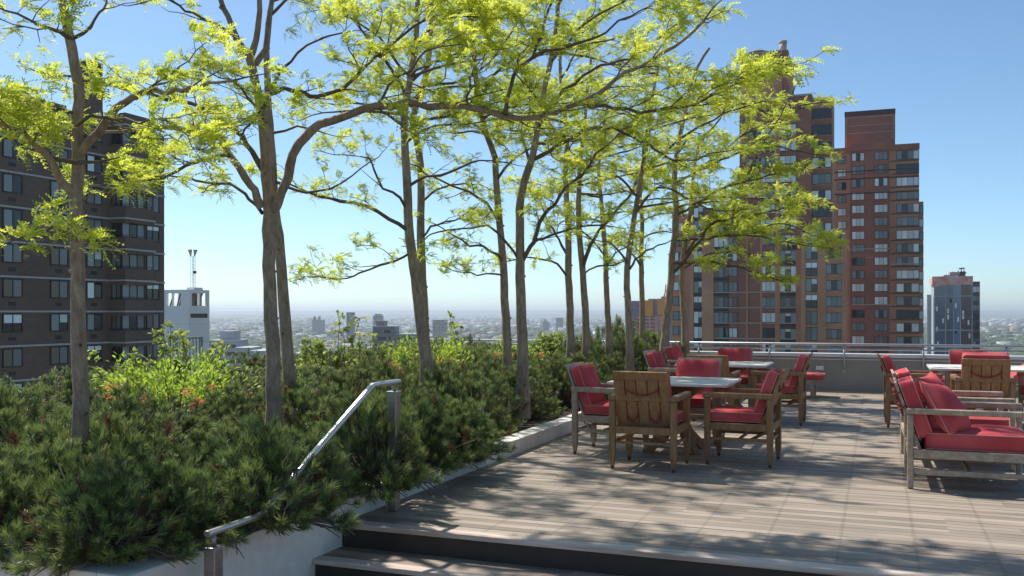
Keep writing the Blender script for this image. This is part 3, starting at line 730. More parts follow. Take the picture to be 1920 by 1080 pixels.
azalea(AZ[0][0], AZ[0][1], .30, .80, .80, 3400, 11, 'bright green azalea with coral blossoms between the first two trees', 3)
azalea(AZ[1][0], AZ[1][1], .28, .72, .92, 2600, 11, 'yellow green azalea with orange blossoms beside the leaning trunk', 4)
azalea(AZ[2][0], AZ[2][1], .30, .62, .75, 1500, 6, 'small azalea with pale orange blossoms behind the twin trunks near the parapet', 5)
def sapling(x, y, h, seed, label):
    r = np.random.default_rng(seed); z = soil_z(x, y); t = empty('leafy_sapling', (x, y, z), label=label, cat='sapling', group='young leafy stems poking up behind the pines')
    A = Arr(); LP = []; LD = []
    for q in range(int(r.integers(2, 4))):
        lean = r.normal(0, .14, 2); hh = h*r.uniform(.8, 1.0); pts = [np.array([r.normal(0, .03), r.normal(0, .03), 0])]
        for i in range(9): pts.append(pts[-1] + np.array([lean[0]*hh/9 + r.normal(0, .012), lean[1]*hh/9 + r.normal(0, .012), hh/9]))
        V, F = tube_arrays(pts, np.linspace(.009, .0025, 10), 5); A.add(V, F)
        for i in range(3, 10):
            for b in range(2 if i < 9 else 3):
                d = unit(r.normal(0, 1, 3) * np.array([1, 1, .35]) + np.array([0, 0, .5])); ln = r.uniform(.05, .16)*(1.2 - i/14)
                e = pts[i] + d*ln; V, F = tube_arrays([pts[i], (pts[i]+e)/2 + r.normal(0, .01, 3), e], [.003, .0025, .0015], 4); A.add(V, F)
                for c in range(int(r.integers(5, 10))): LP.append(pts[i] + (e - pts[i])*r.uniform(.35, 1.05) + r.normal(0, .012, 3)); LD.append(unit(d + r.normal(0, .7, 3) + np.array([0, 0, .2])))
    link('stem', A.mesh('stem', [M['twig']], True), t)
    LP = np.array(LP); LD = np.array(LD); V, F = leaf_batch(LP, LD, r.uniform(.05, .085, len(LP)), .6); B = Arr(); B.add(V, F)
    link('foliage', B.mesh('foliage', [M['sapling_leaf']]), t)
for i, (px, d, ytop, lab) in enumerate((
    (305, 11.2, 612, 'tall leafy sapling at the corner of the dark brown building'), (330, 11.4, 622, 'leafy sapling in front of the white tower, nearer the brown building'),
    (372, 11.6, 628, 'leafy sapling in front of the right edge of the white tower'), (222, 9.6, 652, 'low broad leaved sapling just right of the first tree trunk'),
    (398, 12.2, 655, 'short leafy sapling right of the white tower'), (566, 12.6, 632, 'leafy sapling just right of the twin trunks'),
    (597, 12.8, 640, 'small leafy sapling left of the tall thin sapling'), (640, 12.9, 596, 'tallest thin sapling standing before the far dark tower'),
    (672, 13.2, 622, 'leafy sapling in front of the grey brown apartment block'), (702, 13.6, 645, 'short sapling at the right of the grey brown apartment block'),
    (848, 13.8, 594, 'thin sapling rising above the yellow green azalea'), (778, 12.4, 640, 'small sapling beside the leaning trunk'),
    (1020, 17.2, 618, 'pale sapling right of the pair of trunks'), (1052, 17.4, 626, 'pale sapling next to the third pair of trunks'))):
    p = P(px, 700, d); x, y = p[0], p[1]; z = soil_z(x, y); sapling(x, y, z_at(ytop, d) - z, 60 + i, lab)
# ================================================================== honey locusts
WIND = unit(RT*.95 + FW*.1 + np.array([0, 0, -.05]))
def frond_template(r, n=6):
    """feathery leaf along +Y: a drooping midrib with paired leaflets, quads"""
    V = []; F = []; Ln = 1.0
    def at(t): return np.array([.05*math.sin(3*t), t*Ln, .24*t - .72*t*t])
    for i in range(n):
        t = .14 + .86*i/(n-1); c = at(t); l = .30*(1 - .5*abs(t - .4)); w = .085
        for s in (-1, 1):
            d = unit(np.array([s*1.0, .55 + r.normal(0, .1), -.25 + r.normal(0, .12)])); q = np.array([0, 1.0, 0])
            b = len(V); V += [c, c + d*l*.5 + q*w, c + d*l, c + d*l*.5 - q*w]; F.append([b, b+1, b+2, b+3])
    b = len(V); a0, a1, a2 = at(0), at(.5), at(1); wv = np.array([.012, 0, 0]); V += [a0 - wv, a0 + wv, a1 + wv, a1 - wv, a2 + wv*.5, a2 - wv*.5]; F += [[b, b+1, b+2, b+3], [b+3, b+2, b+4, b+5]]
    return np.array(V), np.array(F)
FT = [frond_template(np.random.default_rng(s)) for s in range(5)]
NCL = [0]
class Tree:
    def __init__(s, label, seed, lf=1.0):
        s.lf = lf; s.dm = .58 if lf > 1.2 else (.85 if lf > 1 else 1.0); s.r = np.random.default_rng(seed); s.trunk = Arr(); s.twig = Arr(); s.cl = []; s.label = label; s.base = None
    def poly(s, pts, d0, d1, jit=.008, step=.11):
        """smooth 3-D course through traced spots, depth running d0 -> d1"""
        pts = np.array(pts, float); n = len(pts); seg = np.r_[0, np.cumsum(np.linalg.norm(np.diff(pts, axis=0), axis=1))]; f = seg/seg[-1]
        W = np.array([P(p[0], p[1], d0 + (d1 - d0)*ff) for p, ff in zip(pts, f)])
        E = np.vstack([2*W[0] - W[1], W, 2*W[-1] - W[-2]]); out = []
        for i in range(n - 1):
            p0, p1, p2, p3 = E[i:i+4]; m = max(2, int(np.linalg.norm(p2 - p1)/step))
            for k in range(m):
                t = k/m; out.append(.5*((2*p1) + (-p0 + p2)*t + (2*p0 - 5*p1 + 4*p2 - p3)*t*t + (-p0 + 3*p1 - 3*p2 + p3)*t**3))
        out.append(W[-1]); out = np.array(out); out[1:-1] += s.r.normal(0, jit, (len(out) - 2, 3)); return out
    def stem(s, pts, d0, r0, r1, d1=None, n=10):
        d1 = d0 if d1 is None else d1; Q = s.poly(pts, d0, d1, .003, .14)
        rad = np.linspace(r0*d0/FPX, r1*d1/FPX, len(Q)) * (1 + s.r.normal(0, .014, len(Q)))
        rad[:2] *= (1.18, 1.06)
        if s.base is None: s.base = Q[0].copy(); s.base[2] = .25; Q = np.vstack([[s.base[0] - (Q[1][0]-Q[0][0])*.4, s.base[1], .2], Q]); rad = np.r_[rad[0]*1.25, rad]
        V, F = tube_arrays(Q, rad, n); s.trunk.add(V, F)
        # old branch scars
        for k in range(int(len(Q)*.35)):
            i = s.r.integers(1, len(Q)-1); a = s.r.uniform(0, 6.28); d = np.array([math.cos(a), math.sin(a), .25])
            V, F = tube_arrays([Q[i] + d*rad[i]*.6, Q[i] + d*(rad[i] + .014)], [.022, .010], 6); s.trunk.add(V, F)
        return Q
    def cluster(s, p, d, size=1.0):
        k = s.r.integers(6, 11)
        for q in range(k):
            dd = unit(d*.45 + WIND*s.r.uniform(.15, .9) + np.array([0, 0, .34]) + s.r.normal(0, .46, 3)); s.cl.append((p + s.r.normal(0, .022, 3), dd, size*s.lf*s.r.uniform(.055, .095)))
        NCL[0] += 1
    def grow(s, p, d, Ln, r0, lev, dens=1.0, leaf=1.0):
        """a wandering shoot with spurs; every spur ends in a tuft of young leaves"""
        st = .075; m = max(2, int(Ln/st)); pts = [p]; dirs = [d]
        for i in range(m):
            d = unit(d + s.r.normal(0, .20, 3)*np.array([1, 1, .8]) + np.array([0, 0, .03 - .10*d[2]])); pts.append(pts[-1] + d*st); dirs.append(d)
        pts = np.array(pts); rad = np.linspace(r0, max(.0022, r0*.28), len(pts)); V, F = tube_arrays(pts, rad, 5 if lev < 2 else 4); s.twig.add(V, F)
        for i in range(1, len(pts)):
            f = i/len(pts)
            if s.r.uniform() < .54*dens*leaf*s.dm*(.35 + .65*f): 
                q = unit(s.r.normal(0, 1, 3)*np.array([1, 1, .55]) + dirs[i]*.3 + np.array([0, 0, .25])); ln = s.r.uniform(.02, .10); e = pts[i] + q*ln
                V, F = tube_arrays([pts[i], e], [.0032, .0022], 4); s.twig.add(V, F); s.cluster(e, q)
            if lev < 3 and s.r.uniform() < (.36 if lev == 1 else .15)*dens*s.dm:
                q = unit(s.r.normal(0, 1, 3)*np.array([1, 1, .35]) + dirs[i]*.9); s.grow(pts[i], q, Ln*(1 - f*.5)*s.r.uniform(.30, .55), max(.003, rad[i]*.65), lev + 1, dens, leaf)
        s.cluster(pts[-1], dirs[-1])
    def limb(s, pts, d0, d1, r0, r1, f0=.15, dens=1.0, leaf=1.0, Lm=1.0, thick=False):
        Q = s.poly(pts, d0, d1, .010); rad = np.linspace(r0*d0/FPX, r1*d1/FPX, len(Q)) * (1 + s.r.normal(0, .05, len(Q))); V, F = tube_arrays(Q, rad, 8 if r0 > 4 else 6)
        (s.trunk if r0 > 5.5 else s.twig).add(V, F)
        T = unit(np.gradient(Q, axis=0)); n = len(Q)
        for i in range(1, n):
            f = i/n
            if f < f0: continue
            if s.r.uniform() < .62*dens:
                side = unit(np.cross(T[i], [0, 0, 1.0])) * (1 if s.r.uniform() < .5 else -1); q = unit(T[i]*s.r.uniform(.35, .9) + side*s.r.uniform(.3, 1.0) + np.array([0, 0, s.r.normal(.14, .28)]))
                s.grow(Q[i], q, Lm*s.r.uniform(.22, .78)*(1.05 - .45*f), max(.003, min(rad[i]*.5, .008)), 1, dens, leaf)
            if s.r.uniform() < .22*dens*leaf:
                q = unit(s.r.normal(0, 1, 3) + np.array([0, 0, .6])); e = Q[i] + q*(rad[i] + s.r.uniform(.02, .06)); V, F = tube_arrays([Q[i], e], [.004, .0025], 4); s.twig.add(V, F); s.cluster(e, q)
        s.grow(Q[-1], T[-1], .35*Lm, max(.003, rad[-1]*.9), 1, dens, leaf)
        return Q
    def spread(s, Q, k, f0, f1, Ln, dens=.9, rise=.25):
        """further limbs leaving a stem towards and away from the viewer, at random bearings"""
        for q in range(k):
            i = int(len(Q)*s.r.uniform(f0, f1)); i = min(max(i, 1), len(Q)-1); a = s.r.uniform(0, 6.28); d = unit(np.array([math.cos(a), math.sin(a), rise + s.r.normal(0, .12)]))
            ln = Ln*s.r.uniform(.7, 1.2); st = .16; p = Q[i].copy(); pts = [p]; dd = d.copy()
            for _ in range(int(ln/st)): dd = unit(dd + s.r.normal(0, .13, 3)*np.array([1, 1, .6]) + np.array([0, 0, -.015])); pts.append(pts[-1] + dd*st)
            pts = np.array(pts); rad = np.linspace(.020, .006, len(pts)); V, F = tube_arrays(pts, rad, 6); s.twig.add(V, F); T = unit(np.gradient(pts, axis=0))
            for j in range(2, len(pts)):
                if s.r.uniform() < .62*dens:
                    side = unit(np.cross(T[j], [0, 0, 1.0])) * (1 if s.r.uniform() < .5 else -1); q2 = unit(T[j]*.6 + side*s.r.uniform(.3, 1) + np.array([0, 0, s.r.normal(.12, .2)]))
                    s.grow(pts[j], q2, s.r.uniform(.25, .65), .006, 1, dens)
            s.grow(pts[-1], T[-1], .3, .005, 1, dens)
    def done(s):
        t = empty('honey_locust_tree', tuple(s.base), label=s.label, cat='tree', group='honey locust trees in the planter'); off = s.base
        def sub(A, name, mats, sm=True):
            me = np_mesh(name, np.concatenate(A.V) - off, np.concatenate(A.F), mats, np.concatenate(A.M), sm); return link(name, me, t)
        nT = s.trunk.n
        for V_, F_, M_ in zip(s.twig.V, s.twig.F, s.twig.M): s.trunk.V.append(V_); s.trunk.F.append(F_ + nT); s.trunk.M.append(M_ + 1)
        sub(s.trunk, 'trunk', [M['bark'], M['twig']])
        p = np.array([c[0] for c in s.cl]); d = np.array([c[1] for c in s.cl]); z = np.array([c[2] for c in s.cl]); var = s.r.integers(0, len(FT), len(p)); C = Arr()
        X, _ = perp_frames(d, s.r.normal(0, .5, len(p))); Zx = np.cross(X, d)
        flip = np.where(Zx[:, 2:3] < 0, -1.0, 1.0); Zx = Zx*flip; X = X*flip
        for v, (V, F) in enumerate(FT):
            k = np.where(var == v)[0]
            if not len(k): continue
            W = p[k][:, None] + z[k][:, None, None]*(V[None, :, 0:1]*X[k][:, None] + V[None, :, 1:2]*d[k][:, None] + V[None, :, 2:3]*Zx[k][:, None])
            FF = (F[None] + (np.arange(len(k))*len(V))[:, None, None]).reshape(-1, 4); C.add(W.reshape(-1, 3), FF)
        sub(C, 'crown', [M['locust_leaf']], False)
        return t

# nearest tree, cut by the left edge of the picture
t = Tree('nearest honey locust with a thick grey trunk at the far left of the planter', 101, 1.25); d = 6.5
tr = t.stem([(153, 860), (150, 700), (147, 560), (145, 470), (144, 380), (147, 290), (144, 240), (148, 190), (140, 120), (128, 60), (118, 0), (112, -90), (120, -200)], d, 15.5, 7)
t.limb([(144, 372), (120, 345), (94, 300), (62, 268), (20, 240), (-40, 215)], d, d-.5, 9, 3, .3)
t.limb([(60, 268), (85, 285), (112, 300), (140, 305)], d-.2, d-.1, 5, 5, .9, .2)
t.limb([(146, 296), (170, 267), (201, 226), (238, 189), (253, 181), (290, 168), (327, 170), (357, 167), (386, 157), (442, 150)], d, d-.5, 8.5, 2.5, .3, .7)
t.limb([(140, 70), (165, 50), (185, 25), (200, 5)], d, d+.3, 4, 2, .3, .6)
t.limb([(138, 75), (115, 62), (94, 52), (60, 40), (10, 20)], d, d-.4, 5, 2, .2)
t.limb([(150, 455), (128, 440), (110, 425), (85, 430), (40, 445)], d, d-.6, 4, 1.5, .5)
t.limb([(144, 235), (175, 215), (215, 222), (262, 230), (320, 228)], d-.1, d-.7, 4, 1.5, .2, 1.0)
t.limb([(145, 215), (110, 205), (70, 215), (20, 205), (-40, 190)], d, d-.5, 4, 1.5, .2, 1.2)
t.limb([(117, -60), (150, -120), (210, -170), (290, -190)], d, d-.3, 5, 2, .2)
t.limb([(114, -60), (60, -120), (0, -160)], d, d+.3, 5, 2, .2)
t.spread(tr, 4, .86, .99, 1.4); t.done()

# second tree: the large limb that sweeps right over the deck
t = Tree('tall honey locust whose long limb arches right across the other trees', 102, 1.15); d = 8.0
tr = t.stem([(513, 800), (512, 690), (508, 600), (504, 500), (503, 430), (504, 385), (500, 330), (497, 270), (490, 200), (478, 150), (467, 107)], d, 14.5, 7.5)
l1 = t.stem([(467, 107), (446, 74), (427, 30), (412, 0), (398, -50), (390, -140)], d, 6.5, 3.5, d+.2, 8)
l2 = t.stem([(467, 112), (480, 74), (486, 37), (487, 0), (492, -60), (486, -150)], d, 6.5, 3.5, d-.1, 8)
l3 = t.stem([(478, 120), (497, 92), (502, 44), (510, 0), (525, -60), (545, -130)], d+.05, 6, 3.2, d+.4, 8)
t.limb([(512, 392), (521, 378), (538, 333), (553, 289), (571, 259), (597, 237), (650, 218), (707, 200), (767, 196), (807, 202), (867, 200), (907, 206), (940, 215), (970, 224), (1007, 220), (1044, 211), (1081, 191), (1122, 172), (1155, 148), (1200, 128), (1240, 100), (1285, 74), (1318, 41)], d, 7.5, 9.5, 2.5, .30, 1.0)
t.limb([(948, 215), (956, 163), (974, 126), (1000, 104), (1015, 63), (1030, 15), (1050, -30)], 7.65, 7.9, 4.5, 2, .2, 1.15)
t.limb([(1000, 104), (1052, 88), (1110, 75), (1160, 40), (1200, 20)], 7.75, 7.4, 3.5, 1.5, .1, 1.2)
t.limb([(876, 196), (880, 165), (888, 130), (893, 100), (885, 60)], 7.7, 7.5, 3, 1.3, .1, 1.2)
t.limb([(1081, 191), (1133, 198), (1174, 204), (1230, 206), (1278, 200), (1322, 185), (1356, 170), (1400, 150)], 7.6, 7.2, 3.8, 1.3, .1, 1.25)
t.limb([(490, 390), (476, 355), (460, 333), (431, 289), (412, 259), (386, 252), (349, 241), (297, 237), (249, 243), (201, 246), (164, 241), (97, 222)], d, 7.3, 8, 2, .3, .9)
t.limb([(496, 325), (475, 285), (453, 259), (412, 222), (379, 200), (308, 183), (257, 172), (212, 163), (153, 148), (90, 139)], d, 8.6, 5.5, 2, .3, .75)
t.limb([(431, 292), (397, 294), (349, 311), (312, 330), (275, 337), (238, 348), (185, 348)], 7.8, 7.3, 3.6, 1.4, .15, 1.3)
t.limb([(492, 400), (468, 374), (449, 352), (405, 344), (349, 333), (320, 330)], d, 8.4, 4, 1.5, .3, .9)
t.limb([(442, 70), (408, 48), (364, 26), (334, 7), (300, -5), (270, 5)], d, 7.6, 3.6, 1.4, .25, .7)
t.limb([(500, 178), (531, 170), (567, 172), (597, 181), (638, 167), (648, 159), (674, 137), (704, 107), (744, 76), (778, 48), (807, 37), (837, 35), (878, 28), (919, 35)], d, 7.6, 4.6, 1.6, .12, 1.1)
t.limb([(508, 165), (530, 130), (560, 100), (590, 75), (640, 62)], d, 8.3, 3.5, 1.4, .35, .7)
t.limb([(497, 230), (478, 195), (452, 165), (430, 150), (400, 140)], d, 7.5, 3, 1.3, .2, 1.1)
t.limb([(505, 175), (490, 205), (473, 232), (450, 262), (430, 268)], d-.15, 7.4, 3, 1.3, .2, .9)
t.limb([(700, 203), (730, 160), (770, 130), (800, 95), (850, 85)], 7.9, 7.3, 3, 1.3, .1, 1.1)
t.limb([(770, 200), (800, 165), (850, 155), (900, 130), (960, 60), (980, 10)], 7.9, 8.3, 3, 1.3, .1, 1.0)
for q, f in ((l1, .84), (l2, .80), (l3, .82)): t.spread(q, 2, f, .99, 1.2, .8, .45)
t.done()

t = Tree('slender dark honey locust standing right behind the arching tree', 103); d = 9.7
tr = t.stem([(546, 760), (541, 680), (534, 600), (528, 510), (522, 440), (516, 400), (512, 340), (508, 260), (502, 180), (500, 92), (506, 30), (515, -60)], d, 12.5, 4)
t.limb([(512, 340), (540, 352), (575, 360), (620, 352), (660, 330), (700, 300)], d, 9.2, 3.2, 1.2, .2, .8)
t.limb([(508, 250), (560, 240), (610, 250)], d, 9.9, 2.6, 1.2, .3, .5)
t.limb([(506, 30), (560, -20), (640, -50)], d, 9.3, 3, 1.4, .2)
t.spread(tr, 2, .93, .99, 1.1); t.done()

t = Tree('honey locust with a leaning trunk behind the handrail', 104); d = 11.0
tr = t.stem([(800, 680), (793, 640), (785, 570), (776, 500), (768, 450), (765, 400), (763, 340), (759, 270), (758, 215), (765, 170), (773, 120), (779, 80), (782, 20), (786, -70)], d, 11.5, 4)
t.limb([(768, 440), (748, 421), (711, 398), (681, 384), (637, 378), (597, 367), (557, 350), (525, 335)], d, 10.4, 4.5, 1.5, .25, .8)
t.limb([(770, 470), (762, 480), (715, 497), (674, 511), (652, 522), (607, 520)], d, 10.6, 3, 1.2, .25, .9)
t.limb([(765, 400), (750, 370), (720, 355), (700, 320), (690, 297), (640, 290)], d, 10.6, 3.2, 1.2, .25, .9)
t.limb([(758, 235), (728, 215), (700, 200), (660, 190), (620, 195)], d, 11.5, 3.2, 1.2, .25, .9)
t.limb([(773, 110), (781, 81), (807, 55), (833, 37), (880, 10), (930, -10)], d, 10.5, 4, 1.5, .15, 1.1)
t.limb([(760, 180), (735, 130), (700, 90), (670, 40), (640, -10)], d, 11.6, 3.5, 1.4, .2, 1.0)
t.limb([(765, 350), (800, 330), (850, 320), (900, 300), (950, 305)], d, 10.7, 3.2, 1.2, .2, .8)
t.limb([(766, 160), (810, 120), (860, 100), (910, 95)], d, 11.4, 3.2, 1.2, .15, 1.0)
t.spread(tr, 8, .55, .98, 1.5); t.done()

t = Tree('straight honey locust close behind the leaning trunk', 105); d = 13.0
tr = t.stem([(797, 660), (795, 600), (792, 520), (789, 450), (789, 380), (789, 310), (781, 260), (773, 225), (786, 185), (796, 150), (806, 90), (810, 20), (815, -60)], d, 9.5, 3.5)
t.limb([(777, 240), (790, 225), (807, 222), (840, 218), (900, 200), (950, 170)], d, 12.4, 3, 1.2, .2, 1.1)
t.limb([(789, 380), (830, 350), (870, 345), (910, 350)], d, 13.6, 2.6, 1.1, .2, .8)
t.limb([(789, 450), (810, 425), (850, 415), (885, 395)], d, 12.5, 2.4, 1.1, .2, .8)
t.spread(tr, 7, .55, .97, 1.3); t.done()

t = Tree('thin honey locust on the left of the middle pair', 106); d = 13.0
tr = t.stem([(951, 700), (950, 620), (946, 560), (944, 500), (940, 450), (935, 400), (931, 352), (928, 296), (912, 252), (904, 222), (897, 178), (890, 120), (884, 50), (880, -40)], d, 9.2, 3)
t.limb([(938, 425), (926, 398), (896, 370), (859, 352), (800, 326), (767, 307)], d, 12.2, 3.2, 1.2, .25, .9)
t.limb([(910, 250), (881, 226), (855, 218), (807, 222), (785, 241)], d, 12.6, 3, 1.1, .2, .9)
t.limb([(945, 495), (930, 478), (907, 463), (881, 461), (841, 435), (815, 420)], d, 12.2, 3, 1.1, .25, 1.0)
t.limb([(946, 520), (925, 512), (895, 515), (860, 510)], d, 12.4, 2, 1, .3, .9)
t.limb([(930, 340), (960, 300), (1010, 270), (1060, 255), (1110, 250)], d, 12.0, 3, 1.1, .15, 1.1)
t.limb([(900, 190), (930, 140), (980, 100), (1040, 75), (1100, 55), (1150, 20)], d, 12.0, 3.2, 1.2, .15, 1.2)
t.limb([(888, 100), (860, 60), (830, 20), (820, -30)], d, 13.4, 3, 1.2, .15, 1.0)
t.spread(tr, 8, .55, .98, 1.5); t.done()

t = Tree('forked honey locust on the right of the middle pair, nearest the kerb', 107); d = 11.5
tr = t.stem([(980, 725), (980, 650), (977, 580), (975, 520), (975, 480), (975, 430), (974, 393), (981, 344), (996, 304), (1003, 270), (1010, 220), (1022, 160), (1036, 100), (1045, 30), (1050, -60)], d, 11.2, 3.5)
t.limb([(998, 300), (1044, 274), (1078, 256), (1104, 241), (1133, 241), (1148, 243), (1189, 259), (1215, 270), (1241, 289), (1263, 300), (1307, 298), (1350, 285)], d, 10.6, 4.2, 1.3, .15, 1.1)
t.limb([(992, 300), (981, 259), (985, 241), (995, 200), (985, 150), (960, 110)], d, 12.0, 3, 1.2, .2, 1.0)
t.limb([(978, 492), (990, 470), (1000, 454), (1018, 406), (1037, 384), (1060, 350), (1090, 330), (1120, 290), (1160, 250)], d, 11.0, 5, 1.6, .3, 1.0)
t.limb([(1004, 452), (1018, 446), (1063, 432), (1107, 424), (1150, 425)], 11.4, 10.9, 3, 1.2, .2, .8)
t.limb([(972, 486), (950, 455), (915, 424), (881, 428), (822, 434), (796, 448)], d, 11.0, 3, 1.1, .25, 1.0)
t.limb([(1012, 215), (1060, 170), (1110, 130), (1180, 110), (1250, 60), (1300, 20)], d, 10.6, 3.6, 1.3, .15, 1.2)
t.limb([(1030, 120), (1080, 60), (1150, 10), (1220, -20)], d, 11.0, 3.4, 1.3, .15, 1.1)
t.spread(tr, 8, .55, .98, 1.5); t.done()

t = Tree('left trunk of the third pair of honey locusts', 108); d = 16.0
tr = t.stem([(1070, 655), (1069, 600), (1067, 540), (1065, 500), (1066, 470), (1065, 420), (1062, 370), (1060, 320), (1063, 270), (1058, 200), (1050, 130), (1055, 60)], d, 8, 2.5)
t.limb([(1065, 520), (1044, 495), (1018, 487), (985, 484), (950, 490)], d, 15.2, 2.6, 1, .2, 1.0)
t.limb([(1064, 480), (1044, 440), (1022, 406), (1010, 370), (980, 350)], d, 16.6, 2.8, 1.1, .2, .9)
t.limb([(1061, 330), (1100, 300), (1150, 290), (1200, 275)], d, 15.2, 2.6, 1.1, .2, 1.0)
t.spread(tr, 8, .5, .98, 1.6); t.done()
t = Tree('right trunk of the third pair, with a limb curving up to the right', 109); d = 16.0
tr = t.stem([(1099, 650), (1098, 590), (1094, 535), (1091, 490), (1086, 440), (1085, 380), (1088, 300), (1095, 250), (1100, 180), (1108, 110)], d, 7.5, 2.5)
t.limb([(1092, 505), (1100, 475), (1107, 461), (1130, 423), (1167, 382), (1185, 360), (1205, 320), (1240, 290)], d, 15.2, 4, 1.2, .35, 1.0)
t.limb([(1093, 515), (1120, 500), (1150, 498), (1180, 480)], d, 16.4, 2, 1, .3, .9)
t.limb([(1088, 310), (1130, 280), (1180, 240), (1240, 225)], d, 15.4, 2.6, 1.1, .2, 1.0)
t.spread(tr, 8, .5, .98, 1.6); t.done()
t = Tree('slim honey locust between the third pair and the kerb side trunk', 110); d = 17.0
tr = t.stem([(1142, 645), (1140, 600), (1137, 540), (1135, 470), (1130, 420), (1127, 370), (1122, 320), (1130, 250), (1140, 190)], d, 6.3, 2.2)
t.limb([(1135, 480), (1110, 450), (1090, 430), (1075, 400)], d, 16.4, 2.2, 1, .2, .9); t.limb([(1134, 500), (1160, 470), (1190, 455)], d, 16.4, 2.2, 1, .2, .9)
t.spread(tr, 7, .5, .98, 1.5); t.done()
t = Tree('dark honey locust trunk rising behind the left chair of the second table', 111); d = 14.5
tr = t.stem([(1181, 668), (1179, 600), (1176, 540), (1176, 500), (1181, 460), (1189, 412), (1196, 365), (1203, 320), (1215, 260), (1222, 190), (1235, 120)], d, 7.2, 2.5)
t.limb([(1178, 495), (1160, 470), (1140, 455), (1115, 450)], d, 13.9, 2.4, 1, .25, .9)
t.limb([(1180, 505), (1200, 480), (1225, 465), (1260, 450)], d, 13.6, 2.6, 1, .25, .9)
t.limb([(1204, 320), (1250, 280), (1310, 240), (1370, 210), (1430, 190)], d, 13.4, 3, 1.2, .15, 1.3)
t.limb([(1196, 370), (1155, 330), (1100, 337), (1060, 350)], d, 13.9, 2.6, 1, .2, .9)
t.limb([(1190, 400), (1235, 352), (1285, 370), (1330, 392), (1375, 395)], d, 13.6, 2.8, 1.1, .15, 1.3)
t.spread(tr, 7, .5, .98, 1.5); t.done()
t = Tree('slim honey locust behind the dark trunk, before the orange building', 112); d = 18.0
tr = t.stem([(1205, 640), (1204, 560), (1202, 482), (1204, 415), (1200, 370), (1206, 310), (1212, 240)], d, 6, 2.2)
t.limb([(1202, 500), (1180, 470), (1160, 452)], d, 17.4, 2.2, 1, .2, .9)
t.spread(tr, 7, .45, .98, 1.5); t.done()
t = Tree('far honey locust whose tiered branches reach right in front of the brick tower', 113); d = 16.6
tr = t.stem([(1246, 645), (1250, 600), (1256, 550), (1259, 510), (1260, 478), (1266, 434), (1268, 390), (1264, 340), (1270, 280), (1285, 210), (1300, 140), (1330, 90)], d, 8, 2.5)
t.limb([(1262, 512), (1281, 490), (1307, 456), (1322, 430), (1345, 415), (1400, 405), (1450, 395), (1500, 380)], d, 15.6, 3.6, 1.1, .2, 1.4)
t.limb([(1260, 495), (1320, 490), (1380, 500), (1440, 518), (1460, 525)], d, 15.4, 2.6, 1, .2, 1.35, 1, .7)
t.limb([(1268, 405), (1320, 372), (1380, 345), (1440, 330), (1490, 312)], d, 15.6, 2.8, 1, .15, 1.4)
t.limb([(1264, 345), (1330, 310), (1390, 285), (1450, 275), (1530, 290)], d, 15.4, 2.8, 1, .12, 1.3, 1, .75)
t.limb([(1266, 450), (1330, 446), (1400, 440), (1480, 455), (1545, 465)], d, 15.2, 2.8, 1, .15, 1.5, 1, .8)
t.limb([(1285, 215), (1340, 205), (1400, 195), (1450, 215), (1500, 197), (1550, 192)], d, 15.6, 2.6, 1, .12, 1.25, 1, .5)
t.limb([(1400, 330), (1430, 270), (1470, 205), (1500, 150)], 15.8, 15.4, 2, .9, .2, .7, 1, .5)
t.limb([(1300, 150), (1335, 152), (1365, 140), (1380, 122)], d, 15.8, 2.6, 1, .12, 1.1, 1, .5)
t.spread(tr, 6, .45, .9, 1.4); t.done()
t = Tree('last honey locust against the brick tower, partly behind its neighbour', 114); d = 18.0
tr = t.stem([(1285, 640), (1283, 600), (1280, 550), (1279, 500), (1285, 450), (1295, 390), (1300, 330), (1310, 270)], d, 6.5, 2.2)
t.limb([(1282, 480), (1310, 445), (1350, 420), (1410, 428), (1470, 420), (1520, 440)], d, 17.2, 2.6, 1, .15, 1.4)
t.limb([(1296, 390), (1340, 370), (1400, 372), (1460, 375), (1515, 382)], d, 17.2, 2.4, 1, .12, 1.4)
t.limb([(1303, 320), (1350, 290), (1400, 250), (1450, 240), (1490, 250)], d, 17.2, 2.4, 1, .12, 1.3)
t.limb([(1280, 505), (1320, 480), (1370, 470), (1420, 480)], d, 17.4, 2, .9, .15, 1.2)
t.limb([(1310, 270), (1340, 235), (1365, 200), (1375, 175)], d, 17.6, 2.2, .9, .15, 1.1, 1, .6)
t.spread(tr, 6, .4, .95, 1.4); t.done()
print('leaf clusters', NCL[0])
